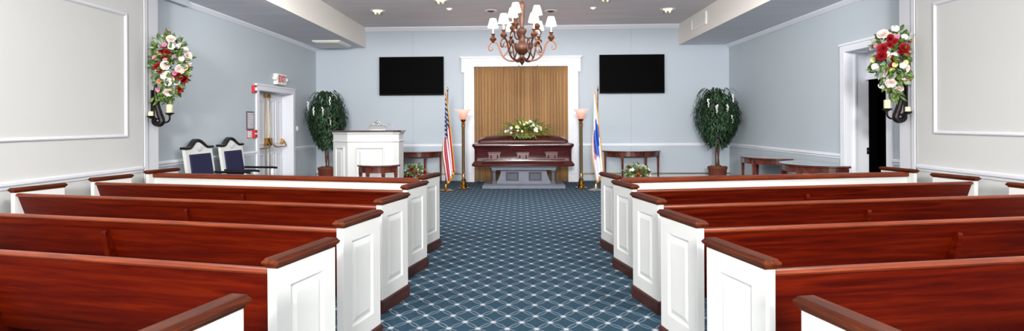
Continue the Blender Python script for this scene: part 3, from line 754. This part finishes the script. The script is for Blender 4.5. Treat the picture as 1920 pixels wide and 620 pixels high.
# ------------------------------------------------------------------ weeping fig trees
def tree(x, y, lab, seed, RS=1.0):
    rr = random.Random(seed); o = thing('potted_ficus', lab, 'tree', (x, y, 0))
    MB().lathe([(0.155, 0), (0.165, 0.02), (0.19, 0.18), (0.20, 0.36), (0.215, 0.38), (0.215, 0.43), (0.195, 0.43), (0.19, 0.40), (0.03, 0.39)], n=24).build('pot', M['terracotta'], o)
    m_ = MB()
    for q_ in range(40):
        a_ = rr.uniform(0, 2*PI); r = rr.uniform(0, 0.17); m_.ball((r*math.cos(a_), r*math.sin(a_), 0.42), rr.uniform(0.03, 0.05), 6, 0.8)
    m_.build('moss', M['moss'], o)
    m_ = MB()
    for ph in (0, 2.1, 4.2):
        pts = [(0.035*math.cos(ph+z*3.2), 0.035*math.sin(ph+z*3.2), 0.4+z) for z in [k_*0.05 for k_ in range(17)]]
        m_.tube(pts, 0.018, 8)
    for q_ in range(12):
        a_ = q_*0.9; m_.tube(curve_pts([(0, 0, 1.15), (0.18*math.cos(a_), 0.18*math.sin(a_), 1.6), (0.33*math.cos(a_), 0.3*math.sin(a_), 1.85+0.1*math.sin(q_))], 6), 0.008, 5)
    m_.build('trunk', M['bark'], o)
    g = MB()
    def prof(z):  # crown radius with height
        t_ = (z-0.90)/1.28
        return RS*(0.10+0.42*math.sin(max(0, min(1, t_*1.25))*PI/2)**0.9) if t_ < 0.75 else RS*max(0.08, 0.52*math.sqrt(max(0, 1-((t_-0.72)/0.30)**2)))
    for strand in range(330):
        a_ = rr.uniform(0, 2*PI); z = rr.uniform(1.15, 2.2); r = prof(z)*rr.uniform(0.35, 1.0)*rr.choice((1, 0.95, 1.05)); d = Vector((math.cos(a_), math.sin(a_), 0))
        for j in range(9):
            zz = z-j*0.048
            if zz < 0.86+0.1*rr.random(): break
            rad = min(r+0.012*j, prof(zz)*1.04+0.02)
            p = d*rad+Vector((rr.uniform(-.03, .03), rr.uniform(-.03, .03), zz))
            dd = Vector((d.x*0.45+rr.uniform(-.5, .5), d.y*0.45+rr.uniform(-.5, .5), -1.0+0.5*rr.random()))
            g.leaf(p, dd, d+Vector((0, 0, 0.5)), rr.uniform(0.08, 0.12), rr.uniform(0.03, 0.044), 0.2)
    for q_ in range(14):   # arching tips above the crown
        a_ = rr.uniform(0, 2*PI); b0 = Vector((0.15*math.cos(a_), 0.15*math.sin(a_), 2.08)); e = Vector((0.40*RS*math.cos(a_), 0.40*RS*math.sin(a_), 2.10+rr.uniform(-.08, .05)))
        for j in range(7):
            p = b0.lerp(e, j/6)+Vector((0, 0, 0.10*math.sin(PI*j/6))); g.leaf(p, (math.cos(a_), math.sin(a_), -0.8), (0, 0, 1), 0.08, 0.03)
    g.build('foliage', M['ficus'], o, recalc=False, solid=0.0008)
    for (fx, fz) in ((-0.32, 1.85), (-0.16, 1.72), (0.06, 1.72), (0.2, 1.95), (0.2, 1.5)):
        c = MB()
        for q_ in range(16):
            t_ = q_/15; w2 = 0.028*(1-t_*0.6)
            c.ball((rr.uniform(-w2, w2)*0.8, rr.uniform(-w2, w2)*0.6, -t_*0.17), 0.015*(1-0.4*t_), 6)
        fo = c.build('flower_cluster', M['whitefl'], o); rad = prof(fz); fo.location = (fx, -math.sqrt(max(0.02, rad*rad-fx*fx))-0.03, fz+0.08)
tree(-4.46, 13.95, 'potted ficus with white blossom clusters behind the pulpit, left corner', 4, 0.88)
tree(4.44, 13.95, 'potted ficus with white blossom clusters in the right back corner', 9, 0.97)

# ------------------------------------------------------------------ half-round tables
def demilune(lab, loc, rz, hw, dep, H=0.76, glass=True, group=None, dark=False, legs=4):
    """flat side at local y=0, bow toward local -y"""
    o = thing('demilune_table', lab, 'table', loc, rz, group)
    def bow(sx_, sy_, n_=22): return [(sx_*math.cos(a_), -sy_*math.sin(a_)) for a_ in [PI*k_/n_ for k_ in range(n_+1)]]
    lv = [(0.012, H-0.035), (0.0, H-0.028), (0.0, H-0.012), (0.008, H-0.006)]
    MB().loft([[(x, y+(0 if abs(y) > 1e-6 else -0.0), z) for x, y in bow(hw-i_, dep-i_)] for i_, z in lv]).build('tabletop', M['table'], o)
    MB().loft([[(x, y-0.005, z) for x, y in bow(hw-0.05, dep-0.05)] for z in (H-0.13, H-0.035)]).build('apron', M['table'], o, bevel=0.002)
    if glass: MB().loft([[(x, y, z) for x, y in bow(hw-0.004, dep-0.004)] for z in (H-0.0055, H+0.001)]).build('glass_top', M['glass'], o)
    ang = ([0.06, 0.36, 0.64, 0.94] if legs == 4 else [0.12, 0.5, 0.88])
    for f_ in ang:
        a_ = PI*f_; x, y = (hw-0.06)*math.cos(a_), -(dep-0.06)*math.sin(a_)-0.0; y = min(y, -0.035)
        MB().rects(x, y, [(0.014, 0.014, 0), (0.020, 0.020, 0.12), (0.017, 0.017, 0.14), (0.026, 0.026, H-0.17), (0.029, 0.029, H-0.16), (0.029, 0.029, H-0.04)]).build('leg', M['table'], o, bevel=0.002)
    return o
G_ = 'half-round mahogany tables'
demilune('half-round wooden table against the back wall beside the white pulpit', (-2.52, D-0.045, 0), 0, 0.66, 0.52, group=G_)
demilune('half-round wooden table against the back wall behind the white flag', (2.67, D-0.045, 0), 0, 0.70, 0.52, group=G_)
demilune('half-round glass-topped table by the right wall next to the ficus', (WX-0.045, 12.10, 0), -PI/2, 0.74, 0.66, group=G_)
demilune('half-round glass-topped table by the right wall nearer the dark doorway', (WX-0.045, 10.15, 0), -PI/2, 0.74, 0.70, group=G_)
demilune('small half-round dark table in front of the white pulpit', (-2.36, 10.12, 0), 0, 0.36, 0.32, group=G_)

# ------------------------------------------------------------------ flowers on the floor
for x, y, s_ in ((2.62, 13.75, 'right'), (-2.42, 13.75, 'left')):
    o = thing('flower_basket', 'basket of red and white flowers on the floor under the %s back table' % s_, 'flowers', (x, y, 0))
    MB().lathe([(0.10, 0), (0.11, 0.01), (0.15, 0.16), (0.16, 0.18), (0.14, 0.18), (0.03, 0.16)], n=18).build('basket', M['plate'], o)
    bouquet(o, (0, 0, 0.30), 0.26, 0.16, 0.17, 40+int(x), Vector((0, -0.9, 0.4)).normalized(), n=(9, 1, 12, 0, 3, 0), grass=False)

# ------------------------------------------------------------------ pulpit
pu = thing('pulpit', 'white panelled pulpit with a dark red wood top', 'pulpit', (0, 0, 0))
P0, P1, P2, P3 = Vector((-3.44, 11.12)), Vector((-3.10, 10.86)), Vector((-2.28, 10.86)), Vector((-2.19, 10.96))
B3, B0 = Vector((-2.19, 11.40)), Vector((-3.44, 11.40))
def ofs(poly, d):
    n_ = len(poly); c0 = sum(poly, Vector((0, 0)))/n_; out = []
    for i in range(n_):
        a_, b_, c_ = poly[i-1], poly[i], poly[(i+1) % n_]
        e1 = (b_-a_).normalized(); e2 = (c_-b_).normalized(); n1 = Vector((e1.y, -e1.x)); n2 = Vector((e2.y, -e2.x))
        nn = (n1+n2).normalized(); out.append(b_+nn*(d/max(0.3, nn.dot(n1))))
    return out
poly = [P0, P1, P2, P3, B3, B0]
m_ = MB()
def lay(levels): m_.loft([[(p.x, p.y, z) for p in ofs(poly, d)] for d, z in levels])
lay([(0.015, 0), (0.015, 0.1), (0.0, 0.115), (0.0, 1.10), (0.012, 1.112), (0.012, 1.13), (0.0, 1.14), (0.0, 1.235), (0.02, 1.27), (0.02, 1.285)])
def wallpanel(a_, b_, z0, z1, i0):
    d = (b_-a_); L_ = d.length; d.normalize(); n_ = Vector((d.y, -d.x))
    fr_ = []
    for ins, dep in ((0, 0.0), (0.004, 0.024), (0.022, 0.028), (0.034, 0.003), (0.06, 0.003), (0.09, 0.020)):
        x0, x1 = i0+ins, L_-i0-ins
        fr_.append([(*(a_+d*x0+n_*dep), z0+ins), (*(a_+d*x1+n_*dep), z0+ins), (*(a_+d*x1+n_*dep), z1-ins), (*(a_+d*x0+n_*dep), z1-ins)])
    m_.nested(fr_)
wallpanel(P0, P1, 0.2, 1.02, 0.08); wallpanel(P1, P2, 0.2, 1.02, 0.15)
m_.build('cabinet', M['pulpit'], pu, bevel=0.002)
MB().loft([[(p.x, p.y, z) for p in ofs(poly, d)] for d, z in ((0.035, 1.286), (0.045, 1.292), (0.045, 1.306), (0.035, 1.314))]).build('top', M['casket'], pu, bevel=0.002)
# silver ornamental scroll stand on the pulpit
o = thing('scroll_book_stand', 'small silver scrollwork stand standing on top of the pulpit', 'book stand', (-2.62, 11.12, 1.316))
m_ = MB()
m_.box(-0.12, 0.16, -0.03, 0.03, 0.0, 0.012)
m_.tube(curve_pts([(-0.19, 0, 0.05), (-0.16, 0, 0.10), (-0.08, 0, 0.12), (0, 0, 0.12), (0.08, 0, 0.12), (0.16, 0, 0.10), (0.19, 0, 0.04)], 8), 0.007, 6)
m_.tube(curve_pts([(-0.19, 0, 0.05), (-0.12, 0, 0.075), (0, 0, 0.08), (0.12, 0, 0.075), (0.19, 0, 0.04)], 8), 0.006, 6)
for xx in (-0.09, 0.0, 0.09):
    m_.tube([(xx, 0, 0.01), (xx, 0, 0.12)], 0.004, 6)
    m_.tube([(xx+0.03*math.cos(a_), 0, 0.10+0.022*math.sin(a_)) for a_ in [k_*PI/6 for k_ in range(12)]], 0.004, 5)
m_.ball((0.0, 0, 0.145), 0.028, 8); m_.tube(curve_pts([(-0.06, 0, 0.12), (0, 0, 0.165), (0.06, 0, 0.12)], 6), 0.01, 6)
m_.tube(curve_pts([(0.14, 0, 0.09), (0.24, 0, 0.11), (0.31, 0, 0.04)], 6), 0.003, 5)
m_.build('scrollwork', M['silver'], o)

# ------------------------------------------------------------------ armchairs against left wall
def chair(yc, lab):
    o = thing('armchair', lab, 'chair', (-4.62, yc, 0), 0, 'white and navy armchairs by the left wall')
    # local: faces +x ; back plane at x about -0.25, leaning back
    W2 = 0.39
    lean = lambda z: -0.22-0.14*(z-0.45)
    m_ = MB()
    def outline(n_=24):
        pts = [(-W2, 0.40), (W2, 0.40), (W2, 1.07)]
        for k_ in range(n_+1):
            y = W2-2*W2*k_/n_; t_ = abs(y)/W2
            z = 1.07 + (0.10*(0.5+0.5*math.cos(PI*min(1, t_/0.72))) if t_ < 0.72 else 0.0)
            pts.append((y, z))
        pts.append((-W2, 1.07)); return pts
    ol = outline(); m_.loft([[(lean(z), y, z) for y, z in ol], [(lean(z)+0.045, y, z) for y, z in ol]])
    m_.build('back_frame', M['white'], o, bevel=0.003)
    m_ = MB(); q = [(-0.31, 0.50), (0.31, 0.50), (0.30, 0.995), (-0.30, 0.995)]
    m_.nested([[(lean(z)+0.046+dp_, y*s_, (z-0.74)*s_+0.74) for y, z in q] for dp_, s_ in ((0, 1), (0.02, 0.98), (0.03, 0.9))]).build('back_cushion', M['navy'], o)
    # black bell-shaped cresting
    cr = []
    for k_ in range(33):
        y = (W2+0.025)*(1-2*k_/32); t_ = abs(y)/W2
        z = 1.085 + (0.115*(0.5+0.5*math.cos(PI*min(1, t_/0.72))) if t_ < 0.72 else 0.0)
        cr.append((lean(z)+0.02, y, z))
    c = MB(); r2 = []
    for i, p in enumerate(cr):
        a_ = Vector(cr[max(0, i-1)]); b_ = Vector(cr[min(32, i+1)]); d = (b_-a_).normalized(); n_ = Vector((d.y*0, -d.z, d.y)); n_ = Vector((0, -d.z, d.y))
        if n_.z < 0: n_ = -n_
        p = Vector(p); r2.append([tuple(p+Vector((-0.035, 0, 0))-n_*0.012), tuple(p+Vector((0.045, 0, 0))-n_*0.012), tuple(p+Vector((0.055, 0, 0))+n_*0.012), tuple(p+Vector((0.03, 0, 0))+n_*0.024), tuple(p+Vector((-0.035, 0, 0))+n_*0.024)])
    c.loft(r2).build('cresting', M['black'], o)
    m_ = MB()
    for a_ in (-0.7, -0.35, 0, 0.35, 0.7):
        m_.leaf((lean(1.05)+0.05, 0.02*a_, 1.035), (0.1, math.sin(a_), math.cos(a_)), (1, 0, 0), 0.085, 0.03, -0.1)
    m_.build('carved_ornament', M['trim'], o, recalc=False, solid=0.006)
    MB().rects(0.06, 0, [(0.29, 0.36, 0.36), (0.30, 0.37, 0.37), (0.30, 0.37, 0.42)]).build('seat_frame', M['white'], o, bevel=0.004)
    MB().rects(0.07, 0, [(0.27, 0.33, 0.42), (0.28, 0.34, 0.44), (0.28, 0.34, 0.48), (0.24, 0.30, 0.50)]).build('seat_cushion', M['navy'], o, bevel=0.008)
    for s_ in (-1, 1):
        m_ = MB(); m_.rects(0.32, s_*0.345, [(0.02, 0.02, 0), (0.03, 0.03, 0.36)]); m_.build('leg', M['white'], o, bevel=0.003)
        m_ = MB(); m_.rects(-0.20, s_*0.345, [(0.02, 0.02, 0), (0.03, 0.03, 0.40)]); m_.build('leg', M['white'], o, bevel=0.003)
        a_ = MB(); a_.rects(0.29, s_*0.365, [(0.022, 0.022, 0.42), (0.018, 0.018, 0.52), (0.028, 0.028, 0.60), (0.018, 0.018, 0.665)]); ap = a_.build('arm_post', M['white'], o, bevel=0.003)
        MB().tube(curve_pts([(-0.25, s_*0.365, 0.69), (0.0, s_*0.365, 0.685), (0.28, s_*0.365, 0.683), (0.37, s_*0.365, 0.675)], 6), 0.019, 8).build('arm_rest', M['black'], o)
    return o
c1 = chair(9.10, 'white armchair with navy upholstery and black crest, nearer of the two by the left wall')
c2 = copy_tree(c1); c2.location.y = 10.16; c2['label'] = 'white armchair with navy upholstery and black crest, the one nearer the double doors'

# ------------------------------------------------------------------ wall signs by the double door
def text_mesh(txt, size, name, mat, parent, loc, rot, ext=0.003):
    cu = bpy.data.curves.new(name, 'FONT'); cu.body = txt; cu.size = size; cu.extrude = ext; cu.align_x = 'CENTER'; cu.align_y = 'CENTER'; cu.offset = size*0.02
    to = bpy.data.objects.new(name, cu); COL.objects.link(to)
    dg = bpy.context.evaluated_depsgraph_get(); me = bpy.data.meshes.new_from_object(to.evaluated_get(dg)); bpy.data.objects.remove(to)
    me.materials.clear(); me.materials.append(mat)
    o = bpy.data.objects.new(name, me); COL.objects.link(o); o.parent = parent; o.location = loc; o.rotation_euler = rot
    return o
o = thing('exit_sign', 'white exit sign with emergency lights above the left double doors', 'sign', (-WX, 12.52, 2.36))
MB().box(0, 0.09, -0.24, 0.24, -0.11, 0.11).build('housing', M['plate'], o, bevel=0.008)
text_mesh('EXIT', 0.19, 'lettering', M['red'], o, (0.092, 0, 0), (PI/2, 0, PI/2))
for s_ in (-1, 1):
    MB().lathe([(0.02, -0.01), (0.045, 0.0), (0.055, 0.05), (0.05, 0.055), (0.01, 0.045)], (0.05, s_*0.29, -0.02), 14).build('lamp_head', M['plate'], o)
    MB().box(0.03, 0.07, min(s_*0.24, s_*0.30), max(s_*0.24, s_*0.30), -0.03, -0.005).build('lamp_arm', M['plate'], o)
o = thing('fire_alarm_horn', 'red fire alarm strobe beside the top of the double doors', 'alarm', (-WX, 11.33, 2.10))
MB().box(0, 0.05, -0.065, 0.065, -0.07, 0.07).build('housing', M['red'], o, bevel=0.006)
MB().rects(0.07, 0, [(0.018, 0.03, -0.03), (0.02, 0.032, 0.0), (0.018, 0.03, 0.03)]).build('strobe', M['plate'], o, bevel=0.004)
o = thing('framed_notice', 'mauve framed paper notice on the wall left of the double doors', 'notice', (-WX, 11.18, 1.505))
def fr4(x, hw, hh): return [(x, -hw, -hh), (x, hw, -hh), (x, hw, hh), (x, -hw, hh)]
MB().loft([fr4(0, .15, .17), fr4(.018, .15, .17), fr4(.02, .135, .155), fr4(.008, .13, .15)]).build('frame', M['frame'], o)
t = NT('printed_paper'); vv = t.coord('Object'); s3 = t.n('ShaderNodeSeparateXYZ'); t.l(vv, s3.inputs[0])
ln = t.m_('GREATER_THAN', t.m_('FRACT', t.m_('MULTIPLY', s3.outputs[2], 32)), 0.55)
t.set(Base_Color=t.mix(t.m_('MULTIPLY', ln, t.m_('GREATER_THAN', t.noise(vv, 60, 2), 0.45)), lin((214, 214, 218)), lin((150, 150, 158))), Roughness=0.7)
MB().box(0.008, 0.0105, -0.128, 0.128, -0.148, 0.148).build('paper', t.m, o)
o = thing('wall_sign', 'small white sign with red border beside the fire pull box', 'sign', (-WX, 11.16, 1.25))
MB().loft([fr4(0, .10, .075), fr4(.006, .10, .075), fr4(.006, .088, .063)]).build('border', M['red'], o)
MB().box(0.006, 0.008, -0.088, 0.088, -0.063, 0.063).build('face', M['paper'], o)
o = thing('fire_pull_station', 'red fire alarm pull box on the wall by the double doors', 'alarm', (-WX, 11.345, 1.255))
MB().box(0, 0.05, -0.06, 0.06, -0.075, 0.075).build('housing', M['red'], o, bevel=0.008)
MB().box(0.05, 0.062, -0.045, 0.045, -0.01, 0.018).build('pull_handle', M['plate'], o, bevel=0.003)
o = thing('thermostat', 'small round white wall fitting right of the double doors', 'thermostat', (-WX, 13.60, 1.33), PI/2)
m_ = MB(); m_.tube([(0, 0, 0), (0, -0.012, 0), (0, -0.022, 0)], [0.06, 0.06, 0.045], 18); m_.build('cover', M['plate'], o)
MB().tube([(0, -0.021, 0), (0, -0.028, 0)], [0.03, 0.026], 14).build('dial', M['trim'], o)

# ------------------------------------------------------------------ ceiling fittings
o = thing('air_vent', 'long white louvred vent on the right ceiling fascia', 'vent', (3.83, 13.16, 3.57))
def fr5(x, hy, hz): return [(x, -hy, -hz), (x, hy, -hz), (x, hy, hz), (x, -hy, hz)]
MB().loft([fr5(0, .52, .13), fr5(-.03, .52, .13), fr5(-.034, .48, .10), fr5(-.016, .475, .095)]).build('frame', M['plate'], o)
m_ = MB()
for k_ in range(7): m_.prism([(-0.014, -0.090+k_*0.026), (-0.026, -0.088+k_*0.026), (-0.026, -0.072+k_*0.026), (-0.014, -0.070+k_*0.026)], 'y', -0.475, 0.475)
m_.build('louvres', M['plate'], o)
o = thing('ceiling_diffuser', 'white rectangular diffuser on the left dropped ceiling', 'vent', (-4.3, 13.86, SZ))
MB().rects(0, 0, [(0.31, 0.46, 0.0), (0.31, 0.46, -0.02), (0.29, 0.44, -0.035), (0.27, 0.42, -0.035)]).build('frame', M['plate'], o)
m_ = MB()
for k_ in range(10): m_.box(-0.26, 0.26, -0.40+k_*0.085, -0.36+k_*0.085, -0.045, -0.034)
m_.build('louvres', M['fascia'], o)
def downlight(x, y, lab, kind):
    o = thing('recessed_light' if kind != 'red' else 'ceiling_speaker', lab, 'ceiling light' if kind != 'red' else 'speaker', (x, y, CZ))
    r = {'big': 0.16, 'small': 0.07, 'red': 0.13}[kind]
    MB().lathe([(r, 0), (r, -0.008), (r*0.86, -0.014), (r*0.62, -0.006), (r*0.6, 0)], n=24).build('trim_ring', M['plate'], o)
    MB().lathe([(r*0.6, -0.002), (r*0.6, -0.010), (r*0.3, -0.028), (r*0.02, -0.032)], n=20).build('lens' if kind != 'red' else 'grille', M['bulb'] if kind != 'red' else simple('maroon_grille', (104, 34, 40), 0.6), o)
    if kind == 'big':
        for s_ in (-1, 1): MB().lathe([(0.02, 0), (0.035, -0.03), (0.045, -0.075), (0.02, -0.08)], (s_*0.06, 0, -0.01), 10).build('spot_head', M['silver'], o)
downlight(-2.96, 12.64, 'eyeball ceiling light above the left television', 'big')
downlight(3.09, 12.87, 'eyeball ceiling light above the right television', 'big')
downlight(-1.50, 11.60, 'eyeball ceiling light at the top edge left of the chandelier', 'big')
downlight(1.62, 11.60, 'eyeball ceiling light at the top edge right of the chandelier', 'big')
downlight(-1.44, 12.5, 'tiny bright recessed light left of the chandelier', 'small')
downlight(1.51, 12.6, 'tiny bright recessed light right of the chandelier', 'small')
downlight(-0.60, 12.8, 'dark red round ceiling fitting just left of the chandelier', 'red')
downlight(0.66, 12.9, 'dark red round ceiling fitting just right of the chandelier', 'red')

# ------------------------------------------------------------------ chandelier
ch = thing('chandelier', 'carved bronze chandelier with white candle shades above the aisle', 'chandelier', (0.035, 9.0, 2.285))
MB().lathe([(0.004, 0), (0.012, 0.012), (0.03, 0.04), (0.04, 0.055), (0.028, 0.07), (0.052, 0.09), (0.06, 0.105), (0.04, 0.12), (0.035, 0.15), (0.06, 0.17), (0.10, 0.21), (0.112, 0.255), (0.10, 0.30), (0.062, 0.335), (0.05, 0.35), (0.04, 0.41), (0.05, 0.46), (0.072, 0.50), (0.066, 0.53), (0.03, 0.56), (0.033, 0.66), (0.04, 0.84), (0.052, 0.87), (0.048, 0.91), (0.02, 0.94)], n=20).build('column', M['bronze'], ch)
m_ = MB()
for i in range(14):
    zc = 0.96+i*0.04
    m_.tube([( (0.014*math.cos(a_) if i % 2 else 0), (0 if i % 2 else 0.014*math.cos(a_)), zc+0.024*math.sin(a_)) for a_ in [k_*PI/5 for k_ in range(11)]], 0.004, 5)
m_.build('chain', M['bronze'], ch)
MB().lathe([(0.08, CZ-2.285), (0.08, CZ-2.285-0.015), (0.03, CZ-2.285-0.05), (0.008, CZ-2.285-0.06)], n=18).build('canopy', M['bronze'], ch)
def arm(az, Rr, zc, lower, mat):
    """az measured from the direction toward the pews"""
    e = thing('arm', '', '', (0, 0, 0)); 
    for kx in ('label', 'category'): del e[kx]
    bpy.data.objects.remove(e)
    m_ = MB()
    dx, dy = math.sin(az), -math.cos(az)
    pr = (lambda r, z: (dx*r, dy*r, z))
    if lower: pts = [(0.03, 0.11), (0.10, 0.07), (0.20, 0.075), (0.28, 0.13), (0.325, 0.22), (0.35, 0.30), (0.385, 0.345), (Rr, zc-0.03), (0.475, 0.325), (0.50, 0.28), (0.485, 0.235), (0.45, 0.23), (0.435, 0.255), (0.45, 0.275)]
    else: pts = [(0.03, 0.43), (0.08, 0.40), (0.14, 0.41), (0.18, 0.46), (0.19, 0.52), (Rr, zc-0.03), (0.27, 0.52), (0.285, 0.48), (0.27, 0.45), (0.245, 0.455), (0.245, 0.475)]
    c = curve_pts([pr(r, z) for r, z in pts], 6)
    n_ = len(c); m_.tube(c, [0.013 if i < n_*0.55 else 0.013-0.007*(i-n_*0.55)/(n_*0.45) for i in range(n_)], 7)
    if lower:   # inner scroll hugging the column
        c2_ = curve_pts([pr(r, z) for r, z in ((0.28, 0.13), (0.22, 0.20), (0.19, 0.29), (0.22, 0.35), (0.265, 0.34), (0.27, 0.29), (0.24, 0.275), (0.23, 0.30))], 6)
        m_.tube(c2_, 0.009, 6)
    a_ = m_.build('arm', mat, ch)
    px, py = dx*Rr, dy*Rr
    MB().lathe([(0.012, zc-0.06), (0.02, zc-0.045), (0.046, zc-0.015), (0.05, zc+0.005), (0.035, zc+0.03), (0.018, zc+0.04), (0.026, zc+0.065), (0.032, zc+0.075), (0.015, zc+0.075)], (px, py, 0), 14).build('candle_cup', M['bronze'], a_)
    MB().lathe([(0.011, zc+0.07), (0.011, zc+0.17)], (px, py, 0), 10).build('candle_tube', M['candle'], a_)
    s_ = MB(); z0 = zc+0.165; q = [(0.082, z0), (0.068, z0+0.06), (0.046, z0+0.135)]
    s_.lathe(q+[(r-0.003, z) for r, z in q[::-1]], (px, py, 0), 20, cap=False); s_.build('lamp_shade', M['shade'], a_)
for i, dg in enumerate((-37, 23, 83, 143, 203, 263)):
    arm(math.radians(dg), 0.43, 0.40, True, M['terra'] if dg in (83, 263) else M['bronze'])
for dg in (-23, 97, 217):
    arm(math.radians(dg), 0.225, 0.58, False, M['bronze'])

# ------------------------------------------------------------------ lights
def area(name, loc, target, size, power, col=(1, 1, 1), sy=None):
    l_ = bpy.data.lights.new(name, 'AREA'); l_.energy = power; l_.color = col; l_.size = size
    if sy: l_.shape = 'RECTANGLE'; l_.size_y = sy
    o = bpy.data.objects.new(name, l_); COL.objects.link(o); o.location = loc
    o.rotation_euler = (Vector(target)-Vector(loc)).to_track_quat('-Z', 'Y').to_euler(); return o
area('rear_light', (-0.35, -6.0, 3.2), (0.3, 11, 1.6), 1.2, 1400, (1, 0.985, 0.96))
for x in (-2.4, 2.4):
    for y in (-4.5, -0.5, 4.0):
        area('ceiling_light', (x, y, 3.7), (x, y+0.2, 0), 1.2, 75, (1, 0.98, 0.95))  # unseen overhead lights, added to brighten the pews and side walls
area('ceiling_light', (0, 10.6, 3.72), (0, 11.2, 0), 2.4, 55, (1, 0.99, 0.98), 1.6)  # another unseen overhead light, added over the chancel
area('header_light', (0, 8.0, 3.16), (0, 15, 2.9), 7.0, 185, (1, 0.99, 0.98), 0.25)  # unseen strip behind the header beam, added to brighten the chancel
for x, y in ((-1.24, 13.3), (1.33, 13.4)):
    l_ = bpy.data.lights.new('lamp_glow', 'POINT'); l_.energy = 5; l_.color = (1, 0.8, 0.66); l_.shadow_soft_size = 0.05
    o = bpy.data.objects.new('lamp_glow', l_); COL.objects.link(o); o.location = (x, y, 1.72)
w = bpy.data.worlds.new('world'); sc.world = w; w.use_nodes = True
w.node_tree.nodes['Background'].inputs[0].default_value = (0.93, 0.96, 1.0, 1); w.node_tree.nodes['Background'].inputs[1].default_value = 2.5
sc.view_settings.view_transform = 'Standard'; sc.view_settings.look = 'None'; sc.view_settings.gamma = 1
sc.view_settings.use_curve_mapping = False; sc.view_settings.exposure = 0.25
sc.cycles.use_denoising = True
sc.cycles.max_bounces = 8; sc.cycles.diffuse_bounces = 5
